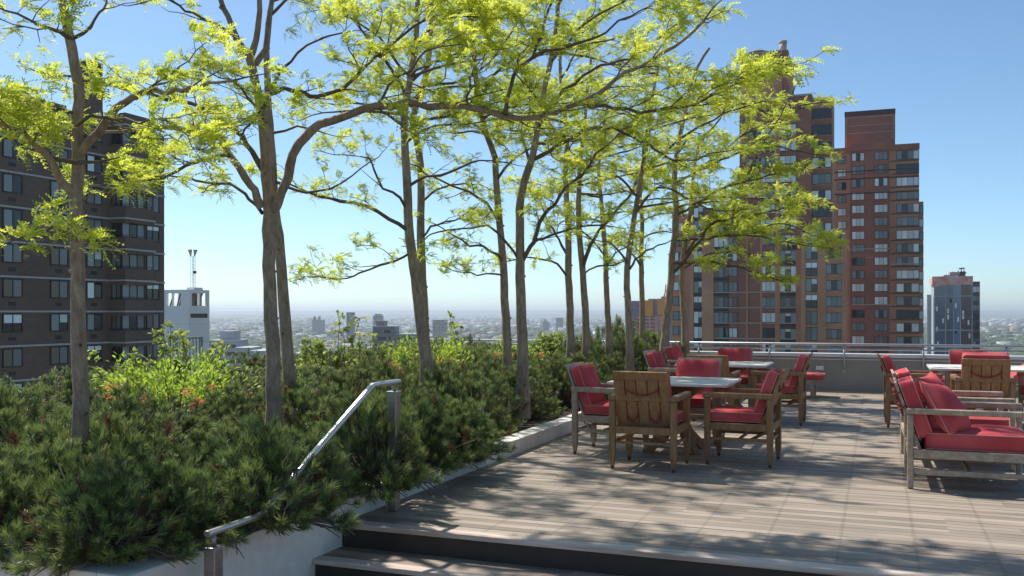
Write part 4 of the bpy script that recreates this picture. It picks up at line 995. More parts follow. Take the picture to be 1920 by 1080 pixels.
# ================================================================== the city
GZ = -60.0
M['brick_red'] = brick_mat('purple red brick', (.36, .125, .078), (.41, .145, .090), (.31, .16, .115), .25)
M['brick_brown'] = brick_mat('orange brown brick', (.56, .245, .135), (.62, .275, .15), (.47, .235, .155), .25)
M['brick_dark'] = brick_mat('dark brown brick', (.16, .092, .067), (.19, .112, .083), (.165, .105, .082), .2, stain=.15)
M['band'] = plain('pale concrete band', (.48, .37, .32), .8)
M['band_white'] = plain('white painted band', (.52, .46, .42), .8)
M['band_dark'] = plain('dark brick course', (.085, .042, .036), .85)
M['frame'] = plain('dark bronze window frame', (.022, .020, .020), .5)
def glass(name, c, rough=.06, coat=.18, spec=.45):
    m, nt, b = new_mat(name)
    g = N(nt, 'ShaderNodeNewGeometry'); n = N(nt, 'ShaderNodeTexNoise', Scale=.35, Detail=2.0); L(nt, g, 'Position', n, 'Vector')
    wn = N(nt, 'ShaderNodeMath', _operation='MULTIPLY_ADD'); wn.inputs[1].default_value = .5; L(nt, g, 'Random Per Island', wn, 0)
    n2 = N(nt, 'ShaderNodeMath', _operation='MULTIPLY'); n2.inputs[1].default_value = .5; L(nt, n, 'Fac', n2, 0); L(nt, n2, 0, wn, 2)
    r = ramp(nt, [(.2, tuple(x*.72 for x in c)), (.8, tuple(min(1, x*1.25) for x in c))]); L(nt, wn, 0, r, 'Fac'); L(nt, r, 'Color', b, 'Base Color')
    b.inputs['Roughness'].default_value = rough; b.inputs['Coat Weight'].default_value = coat; b.inputs['Coat Roughness'].default_value = .03; b.inputs['Specular IOR Level'].default_value = spec
    return m
M['pane_curtain'] = glass('window with pale curtain', (.84, .82, .76), .25, .5)
M['pane_mid'] = glass('window with half drawn curtain', (.24, .25, .25), .2)
M['pane_dark'] = glass('dark window', (.018, .021, .026), .05)
M['pane_brown'] = glass('window with brown curtain', (.17, .115, .08), .3)
WM = {}
STY = {'c': ('pane_curtain',)*4, 'h': ('pane_curtain', 'pane_dark', 'pane_curtain', 'pane_dark'), 'd': ('pane_dark',)*4, 'm': ('pane_mid',)*4, 'b': ('pane_brown', 'pane_mid', 'pane_brown', 'pane_mid'),
       'x': ('pane_mid', 'pane_dark', 'pane_mid', 'pane_curtain')}
def window_mesh(w, h, n, sty, blind):
    """framed window in the XZ plane facing -Y, panes set back inside the frame"""
    key = (round(w, 2), round(h, 2), n, sty, round(blind, 1))
    if key in WM: return WM[key]
    mb = MB(); f = .09; names = ['frame', 'pane_curtain', 'pane_mid', 'pane_dark', 'pane_brown']
    mb.box(-w/2, -.10, -h/2, w/2, .0, -h/2 + f); mb.box(-w/2, -.10, h/2 - f, w/2, .0, h/2)
    xs = [-w/2] + [-w/2 + w*(i/n) - f/4 for i in range(1, n)] + [w/2 - f]
    for i, x in enumerate(xs): mb.box(x, -.099, -h/2 + f, x + (f if i in (0, len(xs)-1) else f*.6), -.001, h/2 - f)
    for i in range(n):
        a = -w/2 + w*i/n + .03; b = -w/2 + w*(i+1)/n - .03; k = names.index(STY[sty][i % 4])
        if blind > 0 and k == 3:
            zc = h/2 - h*blind; mb.add([(a, -.05, zc), (b, -.05, zc), (b, -.05, h/2 - .02), (a, -.05, h/2 - .02)], [(0, 1, 2, 3)], 1)
            mb.add([(a, -.045, -h/2 + .02), (b, -.045, -h/2 + .02), (b, -.045, zc), (a, -.045, zc)], [(0, 1, 2, 3)], k)
        else: mb.add([(a, -.05, -h/2 + .02), (b, -.05, -h/2 + .02), (b, -.05, h/2 - .02), (a, -.05, h/2 - .02)], [(0, 1, 2, 3)], k)
    me = bpy.data.meshes.new('window'); me.from_pydata(mb.v, [], mb.f)
    for q in names: me.materials.append(M[q])
    me.polygons.foreach_set('material_index', mb.m); me.update(); WM[key] = me; return me
def window(parent, x, y, z, w, h, n=3, sty='c', rz=0.0, blind=0.0, name='window'):
    o = link(name, window_mesh(w, h, n, sty, blind), parent); o.location = (x, y, z); o.rotation_euler = (0, 0, rz); return o
def part(name, m, parent, *boxes):
    mb = MB()
    for b in boxes: mb.box(*b)
    return mb.build(name, [M[m] if isinstance(m, str) else m], parent)
rw = random.Random(5)
def pick(p): return rw.choices('chdmbx', p)[0]

# ---------------------------------------------------------------- right hand tower
Yr = 230.0; bR = empty('apartment_tower', (x_at(1650, Yr), Yr, GZ), label='slimmer red brick apartment tower with a plain box penthouse, right of the larger tower', cat='building')
ox = bR.location.x
def RX(px, Y=Yr): return x_at(px, Y) - ox
fl = 3.0; zt = z_at(274, dep(0, Yr)) - GZ; base = zt - 1.5
x0, x1 = RX(1564), RX(1723.5); cx0, cx1 = RX(1594), RX(1668)
part('wall', 'brick_brown', bR, (x0, .6, 0, x1, 26, zt))
part('side_wing', 'brick_brown', bR, (x1 + .002, 4.0, 0, RX(1731.5, Yr + 4), 24, z_at(378, dep(9, Yr + 4)) - GZ))
ph = part('penthouse', 'brick_red', bR, (RX(1584, Yr + 3), 3, zt + .01, RX(1678.5, Yr + 3), 20, z_at(207, dep(0, Yr + 3)) - GZ))
zp0, zp1 = zt, z_at(207, dep(0, Yr + 3)) - GZ
part('band', 'band', ph, *[(RX(1590, Yr + 3), 2.86, zp0 + (zp1 - zp0)*f, RX(1674, Yr + 3), 2.995, zp0 + (zp1 - zp0)*f + .16) for f in (.42, .62, .84)])
part('pilaster', 'brick_brown', ph, (RX(1585.5, Yr + 3), 2.8, zp0 + 2, RX(1588.5, Yr + 3), 2.99, zp1 - 1.2)); part('pilaster', 'brick_brown', ph, (RX(1673.5, Yr + 3), 2.8, zp0 + 2, RX(1676.5, Yr + 3), 2.99, zp1 - 1.2))
part('coping', 'band_dark', ph, (RX(1583.5, Yr + 3), 2.7, zp1 - .9, RX(1679, Yr + 3), 20.1, zp1 + .12))
part('parapet', 'brick_red', bR, (x0 - .1, .25, zt - 1.1, cx0, .595, zt + .1), (cx0 + .002, -.1, zt - .8, cx1, .59, zt + 1.0), (cx1 + .002, .2, zt - 1.1, x1 + .1, .595, zt + .2))
part('centre_panel', 'brick_red', bR, (cx0, .32, 0, cx1, .594, zt - .81))
zs = lambda py: z_at(py, dep(0, Yr)) - GZ
part('string_course', 'band', bR, (RX(1596), .20, zs(467), cx1, .318, zs(467) + .22), (RX(1596), .20, zs(572), cx1, .318, zs(572) + .22), (RX(1592), .38, zs(497), x1 + .05, .592, zs(497) + .3) if False else (cx1 + .01, .40, zs(497), x1 + .05, .592, zs(497) + .3), (RX(1596), .22, zs(483), cx1, .318, zs(483) + .14))
part('dark_course', 'band_dark', bR, *[(a, b_, zs(py), c, d_, zs(py) + .28) for py in (320, 334, 362) for (a, b_, c, d_) in ((x0, .46, cx0 - .01, .592), (cx1 + .01, .46, x1, .592), (cx0 + .01, .22, cx1 - .01, .316))])
NR = 20
for k in range(NR):
    zc = zs(292 + 24.7*k)
    if zc < 40: break
    low = k > 9
    for px, w, n, yy in ((1609, 2.75, 3, .31), (1652, 2.85, 3, .31)): window(bR, RX(px), yy, zc, w, 1.85, n, pick([6, 1, .6, 2, .3, .6] if not low else [2, 1, 1.2, 3, 1, 2]))
    if k < 7: window(bR, RX(1578.5), .59, zc - .5, 1.9, 1.75, 2, pick([3, .5, .6, 4, .3, 1]))
    window(bR, RX(1702), .585, zc - .1, 4.8, 2.0, 4 if not low else 3, pick([3.5, 1, .8, 3, .3, 2] if not low else [.4, 1, 3, 1, .6, 3]))
    if k >= 4: window(bR, RX(1727.4, Yr + 4), 3.99, zc - .3, .95, 1.9, 1, pick([4, 0, 1, 3, 0, 0]))
    if k % 1 == 0: part('sill_band', 'band_dark', bR, (cx1 + .3, .40, zc - 1.42, x1 + .02, .588, zc - 1.24))

# ---------------------------------------------------------------- main brick tower
Ym = 185.0; bM = empty('brick_tower', (x_at(1440, Ym), Ym, GZ), label='massive stepped brick apartment tower with a chimney behind the locust branches', cat='building')
ox = bM.location.x
def MX(px, Y=Ym): return x_at(px, Y) - ox
dM = dep(x_at(1440, Ym), Ym)
def mz(py, Y=Ym): return z_at(py, dep(x_at(1440, Y), Y)) - GZ
T0 = mz(184); TL = mz(384); TF = mz(440, Ym - 4)
xa, xb, xc = MX(1386), MX(1521), MX(1561)
part('tower_block', 'brick_red', bM, (xa, .5, 0, xb, 24, T0))
part('tower_wing', 'brick_brown', bM, (xb + .003, 1.6, 0, xc, 8, mz(191, Ym + 1.6)))
part('low_block', 'brick_red', bM, (MX(1292), 1.0, 0, xa - .003, 22, TL))
part('end_block', 'brick_brown', bM, (MX(1254), 3.2, 0, MX(1292) - .003, 18, mz(395, Ym + 3)))
part('front_block', 'brick_brown', bM, (MX(1502, Ym - 4), -4.0, 0, MX(1586, Ym - 4), .495, TF))
part('coping', 'band', bM, (xa - .1, .3, T0 + .003, xb + .1, 24.1, T0 + .35), (MX(1501, Ym - 4), -4.12, TF + .003, MX(1587, Ym - 4), .49, TF + .3))
part('cornice', 'band_dark', bM, (xa - .05, .38, T0 - 2.4, xb + .05, .497, T0 - 2.1), (xa - .05, .38, T0 - 13.0, xb + .05, .497, T0 - 12.6))
P0, P1 = T0 + .36, mz(99, Ym + 4)
ph = part('penthouse', 'brick_brown', bM, (MX(1389, Ym + 4), 4, P0, MX(1467, Ym + 4), 19, P1))
part('pilaster', 'brick_red', ph, (MX(1467.3, Ym + 4), 4.25, P0, MX(1477.5, Ym + 4), 6.2, P1 + .3)); part('back_wing', 'brick_brown', ph, (MX(1467.3, Ym + 4), 6.21, P0, MX(1478.5, Ym + 4), 17, P1 - .2))
part('course', 'band_dark', ph, *[(MX(1389.5, Ym + 4), 3.86, P0 + (P1 - P0)*f, MX(1467, Ym + 4), 3.995, P0 + (P1 - P0)*f + .35) for f in (.52, .72, .90)])
part('penthouse_coping', 'band', ph, (MX(1388, Ym + 4), 3.8, P1 + .002, MX(1467.2, Ym + 4), 19.2, P1 + .3))
mb = MB(); ccx = MX(1422, Ym + 10); mb.tube([(ccx, 10, P1 + .31), (ccx, 10, P1 + 1.15)], 3.3, 24, cap=True)
mb.tube([(ccx, 10, P1 + 1.16), (ccx, 10, P1 + 2.1), (ccx, 10, P1 + 2.6)], [3.45, 1.2, .15], 24); mb.build('tank_roof', [plain('grey brown tank roof', (.20, .16, .15), .8)], bM)
mb = MB(); mb.tube([(MX(1468, Ym + 7), 7, P1), (MX(1468, Ym + 7), 7, mz(84, Ym + 7))], .72, 14); mb.tube([(MX(1468, Ym + 7), 7, mz(84, Ym + 7)), (MX(1468, Ym + 7), 7, mz(80, Ym + 7))], .82, 14); mb.build('chimney', [M['band']], bM)
# piers and floor courses
for px0, px1, y_, top in ((1315, 1337, .55, TL - 2), (1492, 1512, .1, mz(470)), (1398, 1402, .3, T0 - 3), (1425, 1429, .3, mz(450)), (1453, 1462, .25, T0 - 3), (1292.5, 1299, .6, TL - 2)):
    part('pier', 'brick_brown', bM, (MX(px0), y_ - .0, 0, MX(px1), (.995 if px1 < 1386 else .494), top))
part('pier', 'brick_brown', bM, (MX(1533, Ym - 4), -4.25, 0, MX(1549, Ym - 4), -4.003, TF - 1.5)); part('pier', 'brick_brown', bM, (MX(1578.5, Ym - 4), -4.25, 0, MX(1586, Ym - 4), -4.003, TF))
part('pier', 'brick_brown', bM, (MX(1502, Ym - 4), -4.25, 0, MX(1510.5, Ym - 4), -4.003, TF - 1.5))
fp = 29.2
for k in range(6):
    z = mz(548.5 + fp*k)
    part('floor_course', 'band', bM, (MX(1337) + .02, .80, z, xa - .02, .994, z + .2), (xa + .01, .33, z, MX(1492) - .03, .493, z + .2))
for k in range(17):
    py = 245 + fp*k
    z = mz(py + .0); 
    up = py < 430
    if py > 700: break
    if py > 390:
        window(bM, MX(1308), .59 + .39, z, 1.95, 2.4, 2, pick([1, 2, 2, 1, 2, 2]), blind=.5); part('balcony_panel', 'frame', bM, (MX(1308) - .95, .80, z - 1.75, MX(1308) + .95, .985, z - 1.22))
        window(bM, MX(1351), .985, z - .05, 3.0, 2.2, 3, pick([2, 1, 1, 1, 3, 2]), blind=.4); part('balcony_panel', 'frame', bM, (MX(1351) - 1.45, .85, z - 1.75, MX(1351) + 1.45, .987, z - 1.18))
        window(bM, MX(1384.0) - 1.62, .985, z, 2.7, 1.9, 3, pick([3, 1, .5, 2, 3, 1]))
        window(bM, MX(1266), 3.19, z + .3, 2.2, 1.8, 2, pick([4, 1, 1, 3, 0, 1]))
    window(bM, MX(1412.5), .49, z, 2.3, 1.8, 3, pick([2, 1, 1, 3, 1, 2])) if up else None
    window(bM, MX(1440), .485, z, 2.9, 1.9, 3, pick([3, 1, .7, 2, .5, 2]))
    window(bM, MX(1477), .485, z - (.15 if not up else 0), 3.1, 2.1, 3, pick([4, 3, 0, 1, 0, 1] if up else [1, 2, 3, 1, .4, 2]), blind=.3)
    if not up: part('balcony_panel', 'frame', bM, (MX(1477) - 1.45, .30, z - 1.85, MX(1477) + 1.45, .478, z - 1.28))
    if not up or py > 425:
        window(bM, MX(1521.5, Ym - 4), -4.01, z + .05, 2.15, 2.5, 2, pick([2, 1, 2, 2, 1, 3]), blind=.4)
        window(bM, MX(1564, Ym - 4), -4.01, z, 2.9, 1.85, 3, pick([3, 1, 1, 3, .3, 2]))
for k in range(9):
    z = mz(220 + 30.1*k, Ym + 1.6)
    window(bM, MX(1541, Ym + 1.6), 1.59, z, 3.5, 1.95, 3, pick([.5, 5, 1, .5, .2, 1.5]))
    part('spandrel', 'brick_red', bM, (xb + .4, 1.44, z - 2.0, xc - .2, 1.585, z - 1.25))

# ---------------------------------------------------------------- dark building on the left
Xl = -66.0; bL = empty('dark_apartment_building', (Xl, 60, GZ), label='dark brown brick apartment building with white floor bands and corner bays at the left', cat='building')
def LZ(k): return 1.55 + 2.85*k - GZ
topL = LZ(6) + .3
part('wall', 'brick_dark', bL, (-22, -14, 0, 0, 14.4, topL))
part('roof_block', 'brick_dark', bL, (-14, 0, topL + .01, -6, 8, topL + 2.2))
mb = MB(); cy = 6.1; mb.box(-1.8, cy - .75, topL + .01, -.4, cy + .75, z_at(128, 88) - GZ); mb.build('chimney', [M['brick_dark']], bL)
HPI = R(90)
for k in range(-9, 7):
    z = LZ(k)
    if k < 6 or True: part('floor_band', 'band_white', bL, (.002, -14, z - .075, .10, 7.19, z + .075), (.002, 10.91, z - .075, .10, 14.42, z + .075), (.002, 7.06, z - .075, 2.05, 7.195, z + .075), (1.925, 7.2, z - .075, 2.05, 11.0, z + .075))
    part('bay_parapet', 'brick_dark', bL, (.003, 7.2, z + .105, 1.92, 10.9, z + 1.10), (.003, 7.2, z - .38, 1.92, 10.9, z - .105))
    if k > -9 and k < 6:
        mb = MB(); mb.bar((1.86, 7.25, z + 1.30), (1.86, 10.85, z + 1.30), .05, .05); mb.bar((.1, 7.25, z + 1.30), (1.84, 7.25, z + 1.30), .05, .05)
        for q in range(5): mb.bar((1.86, 7.4 + q*.8, z + 1.105), (1.86, 7.4 + q*.8, z + 1.275), .03, .03)
        mb.build('bay_rail', [M['frame']], bL)
    if k == 6: continue
    zc = z + 1.90
    window(bL, 1.2, 8.9, zc - .05, 2.9, 1.45, 3, pick([.15, .6, 3, 1, 3, 2]), HPI); window(bL, .55, 7.6, zc - .05, 1.15, 1.45, 2, pick([.1, 0, 3, 1, 3, 2]))
    part('bay_core', 'brick_dark', bL, (.003, 7.62, z + 1.105, 1.18, 10.6, z + 2.46))
    for y, wd in ((1.5, 1.9), (5.4, 1.8), (12.75, 1.75), (-3.2, 1.9), (-8.0, 1.9), (-11.5, 1.8)):
        window(bL, .012, y, zc, wd, 1.55, 2, pick([.7, 1, 2.5, 1, 3.5, 2]), HPI, blind=rw.choice((0, .3, .5)))
        part('vent', 'frame', bL, (.002, y - .35, z + .45, .03, y + .35, z + .78))

# ---------------------------------------------------------------- white tower with mast
Yw = 140.0; bW = empty('white_tower', (x_at(350, Yw), Yw, GZ), label='windowless white concrete tower with open louvred top and a horn antenna mast', cat='building')
ox = bW.location.x
def WX(px, Y=Yw): return x_at(px, Y) - ox
M['white_conc'] = noisy('white precast panels', (.84, .81, .78), (.90, .87, .84), .25, rough=.8, c2=(.76, .73, .71), scale2=.06, amt2=.5)
dw = dep(x_at(350, Yw), Yw)
def wz(py): return z_at(py, dw) - GZ
w0, w1 = WX(298), WX(355); DW = 5.6; tW = wz(543); zo0, zo1 = wz(573.5), wz(549)
part('wall', 'white_conc', bW, (w0, 0, 0, w1, DW, zo0))
part('parapet', 'white_conc', bW, (w0, 0, zo1, w1, .5, tW), (w0, DW - .5, zo1, w1, DW, tW), (w1 - .5, .502, zo1, w1, DW - .502, tW), (w0, .502, zo1, w0 + .5, DW - .502, tW))
for a, b in ((w0, WX(312.5)), (WX(322), WX(323.2)), (WX(339), w1)): part('pier', 'white_conc', bW, (a, 0, zo0 + .002, b, .5, zo1 - .002))
for a, b in ((.502, .75), (2.75, 3.05), (5.0, DW)): part('pier', 'white_conc', bW, (w1 - .5, a, zo0 + .002, w1, b, zo1 - .002))
part('pier', 'white_conc', bW, (w0, DW - .5, zo0 + .002, WX(330), DW, zo1 - .002))
for (a, b, y) in ((313, 320, .9), (325, 331, 1.1), (331, 338, .8)):
    mb = MB(); mb.bar((WX(a), y, zo0 + .01), (WX(b), y, zo1 - .01), .22, .22); mb.build('strut', [M['frame']], bW)
for (a, b) in ((1.0, 2.4), (3.3, 4.7)):
    mb = MB(); mb.bar((w1 - .9, a, zo0 + .01), (w1 - .9, b, zo1 - .01), .22, .22); mb.build('strut', [M['frame']], bW)
part('dark_core_fill', plain('painted dark interior', (.07, .07, .075), .8), bW, (WX(325), 3.0, zo0 + .002, w1 - 1.2, 4.9, zo1 - .002))  # dark box added inside so the open top reads as shaded
part('vent_strip', 'frame', bW, (w1 + .001, .35, wz(596), w1 + .06, 5.0, wz(588)))
mb = MB(); mb.box(w1 - .07, -.025, 0, w1 + .0, -.002, zo0 - .6)
for q in (3.4, 6.8, 10.2): mb.box(w0, -.025, zo0 - q, w1 - .08, -.002, zo0 - q + .06); mb.box(w1 + .001, .1, zo0 - q, w1 + .025, DW - .05, zo0 - q + .06)
mb.build('panel_joint', [plain('grey joint', (.52, .51, .51), .8)], bW)
cap = part('roof_plinth', 'white_conc', bW, (WX(340), 1.5, tW + .002, WX(353), 4, wz(538.5)))
mast = empty('antenna_mast', (bW.location.x + WX(343.5), Yw + 2.6, wz(538.5) + GZ), label='thin white lattice mast with two horn antennas on the white tower', cat='antenna')
hm = wz(478) - wz(538.5); M['mast'] = plain('pale galvanised steel', (.62, .61, .59), .5)
mb = MB()
for px_, py_ in ((-.32, -.25), (.32, -.25), (-.32, .25), (.32, .25)): mb.tube([(px_*1.1, py_, 0.0), (px_, py_, hm)], .035 if px_ < 0 else .07, 5)
for k in range(9): mb.bar((-.36, -.25, .3 + k*hm/9), (.36, -.25, .3 + k*hm/9 + (.3 if k % 2 else 0)), .035, .035); mb.bar((-.36, .25, .3 + k*hm/9), (.36, .25, .3 + k*hm/9), .035, .035)
mb.build('lattice', [M['mast']], mast)
for sx in (-1, 1):
    mb = MB(); cx = sx*.60; mb.tube([(cx*.7, 0, hm - .15), (cx, 0, hm + .9), (cx*1.05, 0, hm + 1.15)], [.09, .36, .41], 14); mb.build('horn', [plain('beige horn antenna', (.50, .47, .42), .6)], mast)
mb = MB(); mb.box(.50, -.45, 2.6, .95, -.1, 3.1); mb.bar((.3, -.25, 2.85), (.52, -.25, 2.85), .06, .06); mb.build('equipment_box', [M['frame']], mast)

# ---------------------------------------------------------------- glass tower far right
Yg = 330.0; bG = empty('glass_tower', (x_at(1790, Yg), Yg, GZ), label='dark blue glass tower with orange safety netting round its unfinished top, far right', cat='building')
ox = bG.location.x
def GX(px, Y=Yg): return x_at(px, Y) - ox
M['blue_glass'] = glass('blue curtain wall', (.045, .075, .15), .08, .7, .7); M['blue_glass2'] = glass('lighter blue curtain wall', (.10, .18, .32), .08, .7, .7); M['plum_glass'] = glass('plum tinted curtain wall', (.10, .035, .045), .1, .6)
M['grey_fin'] = plain('pale grey fin', (.42, .43, .45), .5); M['net'] = noisy('orange safety net', (.62, .15, .10), (.85, .36, .27), 1.2, rough=.8, c2=(.80, .62, .55), scale2=.5, amt2=.8)
dg = dep(x_at(1790, Yg), Yg)
def gz(py): return z_at(py, dg) - GZ
g0, g1 = GX(1751), GX(1824); tg = gz(531)
part('core', 'grey_fin', bG, (g0, .4, 0, g1, 17, tg)); 
edges = [1752, 1773, 1788, 1801, 1823]
for i, mt in enumerate(('blue_glass', 'blue_glass', 'blue_glass2', 'plum_glass')):
    mb = MB(); a, b = GX(edges[i]) + .15, GX(edges[i+1]) - .15
    zz = [0, gz(652), gz(619.5), gz(555.5), tg - .3]
    for j in range(4):
        lo, hi = zz[j] + .25, zz[j+1] - .1; rows = max(1, int((hi - lo)/3)); 
        for q in range(rows):
            for h in range(2): mb.box(a + (b-a)*h/2 + .03, .2, lo + (hi-lo)*q/rows + .04, a + (b-a)*(h+1)/2 - .03, .398, lo + (hi-lo)*(q+1)/rows - .04)
    mb.build('glass_panel', [M[mt if i != 3 or True else mt]], bG)
    mb = MB()
    for q in range(4): 
        xx = a + (b-a)*rw.choice((.2, .3, .7, .8)); z = rw.uniform(gz(650), gz(560)); mb.box(xx - .25, .12, z, xx + .25, .197, z + 1.5)
    mb.build('opening', [M['pane_curtain']], bG)
mb = MB()
for px in edges: mb.box(GX(px) - .13, .0, 0, GX(px) + .13, .398, tg)
for py in (652, 619.5, 555.5): mb.box(g0, -.05, gz(py) - .1, g1, -.003, gz(py) + .22)
mb.build('fin', [M['grey_fin']], bG)
part('side_wing', plain('dark punched facade', (.10, .10, .11), .6), bG, (g1 + .003, 1.0, 0, GX(1838), 17, gz(528)))
for q in range(22): 
    for c in range(1): window(bG, GX(1831), .99, gz(534) - 1.5 - q*2.9, 2.0, 1.9, 2, pick([2, 0, 2, 3, 0, 1]))
mb = MB(); mb.box(g0 - .5, -.6, tg + .01, g1, -.45, tg + 2.2); mb.box(g0 - .5, -.445, tg + .01, g0 - .35, 16, tg + 1.9); mb.add([(g0 - .5, -.7, tg - 1.4), (GX(1773), -.7, tg - .5), (GX(1773), -.65, tg + .0), (g0 - .5, -.65, tg + .0)], [(0, 1, 2, 3)]); mb.build('safety_net', [M['net']], bG, fix=False)
part('formwork', plain('site timber and concrete', (.36, .31, .29), .85), bG, (GX(1757), 2, tg + .01, GX(1769), 9, gz(525)), (GX(1771), 3, tg + .01, GX(1795), 12, gz(515)), (GX(1783), 4, gz(515) + .01, GX(1801), 12, gz(509)), (GX(1797), 3, tg + .01, GX(1812), 10, gz(519)), (GX(1802), 5, gz(519) + .01, GX(1813), 9, gz(508)))
mb = MB()
for a, b in ((1776, 513), (1781, 514), (1789, 508), (1799, 506), (1805, 503), (1810, 504)): mb.bar((GX(a), 5, gz(520)), (GX(a), 5, gz(b)), .25, .25)
mb.bar((GX(1800), 4, gz(503)), (GX(1811), 4, gz(502)), .3, .4); mb.bar((GX(1802), 4, gz(512)), (GX(1814), 4, gz(511)), .3, .4); mb.build('scaffold', [M['frame']], bG)
hs = part('hoist', 'grey_fin', bG, (g0 - 1.9, 2, 0, g0 - .6, 4, gz(552)))

# ---------------------------------------------------------------- orange tower under construction
Yo = 320.0; bO = empty('construction_tower', (x_at(1214, Yo), Yo, GZ), label='unfinished salmon brick tower with orange netting seen between the locust trunks', cat='building')
ox = bO.location.x
def OX(px, Y=Yo): return x_at(px, Y) - ox
do = dep(x_at(1214, Yo), Yo)
def oz(py): return z_at(py, do) - GZ
M['salmon'] = noisy('salmon brick', (.72, .34, .25), (.84, .45, .34), 1.5, rough=.9); M['orange_net'] = noisy('orange building wrap', (.76, .33, .06), (.86, .43, .11), .8, rough=.9); M['raw'] = noisy('raw concrete frame', (.24, .19, .22), (.38, .32, .35), 1.0, rough=.9)
part('concrete_frame', 'raw', bO, (OX(1183), .5, 0, OX(1247), 15, oz(564)))
part('brick_skin', 'salmon', bO, (OX(1183), .1, 0, OX(1193), .497, oz(600)), (OX(1227), .1, 0, OX(1247), .497, oz(592)))
part('building_wrap', 'orange_net', bO, (OX(1207), -.1, oz(592), OX(1224), .497, oz(563)), (OX(1233), -.1, oz(590), OX(1247), .09, oz(560)))
mb = MB()
for k in range(12): mb.box(OX(1193.5), .0, oz(598 + 7*k), OX(1226.5), .495, oz(598 + 7*k) + .75)
mb.build('floor_slab', [M['salmon']], bO)
for px in (1219, 1233, 1203): part('hoist_rail', plain('pink grey hoist', (.50, .38, .40), .7), bO, (OX(px) - .3, -.5, 0, OX(px) + .3, -.11, oz(592)))
for k in range(9):
    for px in (1187, 1190.5, 1197): window(bO, OX(px), .09, oz(604 + 7*k), .5, .9, 1, 'd')
part('roof_formwork', 'raw', bO, (OX(1213), 2, oz(564) + .01, OX(1226), 9, oz(560)), (OX(1236), 3, oz(564) + .01, OX(1246), 9, oz(556)))
mb = MB(); mb.bar((OX(1240), 5, oz(560)), (OX(1243), 5, oz(533)), .3, .3); mb.bar((OX(1246), 5, oz(560)), (OX(1249), 5, oz(530)), .35, .35); mb.bar((OX(1238), 5, oz(556)), (OX(1249), 5, oz(532)), .2, .2); mb.build('hoist_mast', [M['net']], bO)

# ---------------------------------------------------------------- middle distance blocks
def block(name, px0, px1, ytop, d, depth, m, label, rows, cols, py0=None, ww=1.6, wh=1.5, extra=(), fh=3.4, side=True):
    a = P(px0, 600, d); b = P(px1, 600, d); c = (a + b)/2; wd = np.linalg.norm(b - a); h = z_at(ytop, d) - GZ
    t = empty(name, (c[0], c[1], GZ), YAW, label, 'building')
    part('wall', m, t, (-wd/2, 0, 0, wd/2, depth, h))
    part('roof', 'grey_fin', t, (-wd/2 - .2, -.2, h + .003, wd/2 + .2, depth, h + .5))
    for (x0, x1, y0, y1, hh) in extra: part('roof_house', m, t, (-wd/2 + wd*x0, depth*y0, h + .51, -wd/2 + wd*x1, depth*y1, h + hh))
    for r in range(rows):
        for q in range(cols): window(t, -wd/2 + wd*(q + .5)/cols, -.02, h - 2.2 - fh*r, ww, wh, 2, pick([.3, .5, 5, 3, .5, 1]))
    return t
M['pale_block'] = noisy('pale grey masonry', (.40, .39, .38), (.50, .49, .48), .4, rough=.85); M['tan_block'] = noisy('grey brown masonry', (.20, .165, .155), (.27, .225, .21), .4, rough=.85); M['slate_block'] = noisy('slate grey facade', (.09, .095, .11), (.13, .135, .15), .4, rough=.7)
block('pale_building', 392, 442, 640, 420, 20, 'pale_block', 'pale grey building with rows of small windows just right of the white tower', 6, 8, extra=((.3, .8, .2, .8, 4.5),))
block('pale_building', 440, 470, 654, 400, 18, 'pale_block', 'lower pale building stepping down behind the pines left of the twin trunks', 5, 5)
block('pale_building', 468, 500, 660, 390, 18, 'pale_block', 'small pale building partly hidden by the twin trunks', 4, 6, ww=1.2)
block('apartment_block', 699, 741, 613, 460, 16, 'tan_block', 'taller half of the grey brown apartment block left of the leaning trunk', 9, 5, ww=2.4, extra=((.1, .5, .2, .8, 3.0),))
block('apartment_block', 741.3, 778, 628, 460, 16, 'tan_block', 'lower half of the grey brown apartment block beside the leaning trunk', 7, 6, ww=1.8)
block('flat_roofed_hall', 548, 612, 664, 620, 60, 'pale_block', 'long low hall with a pale flat roof beyond the twin trunks', 2, 10)
block('dark_tower', 649.5, 663, 586, 1500, 14, 'slate_block', 'solitary dark high rise on the plain beyond the saplings', 12, 3, ww=2.2, fh=3.2)
block('grey_tower', 699.5, 717, 592, 1900, 16, 'slate_block', 'broad grey high rise on the plain right of the solitary dark one', 6, 4, ww=3, extra=((.15, .85, .1, .9, 3.5),), fh=3.5)
block('slab_building', 811, 838, 600, 1500, 16, 'tan_block', 'brownish slab building on the plain right of the leaning trunk', 5, 5, ww=2.2)
block('far_tower', 1043, 1056, 596, 2600, 16, 'slate_block', 'faint tower in the haze left of the third pair of trunks', 5, 3, ww=2.5)
block('far_building', 1018, 1030, 603, 2400, 16, 'tan_block', 'faint stepped building in the haze left of the faint tower', 3, 4, extra=((.2, .6, .2, .8, 6),))
tc = empty('church', tuple(P(596, 600, 2300)[:2]) + (GZ,), YAW, 'dark twin towered church silhouette on the horizon right of the twin trunks', 'church')
hz = z_at(600, 2300) - GZ
part('nave', 'slate_block', tc, (-14, 0, 0, 14, 20, hz))
for x in (-9, 2.5):
    mb = MB(); mb.box(x - 3.2, 2, hz + .01, x + 3.2, 9, hz + 6); mb.tube([(x, 5.5, hz + 6.01), (x, 5.5, hz + 8), (x, 5.5, hz + 11)], [3.2, 2.6, .2], 8); mb.build('tower', [M['slate_block']], tc)

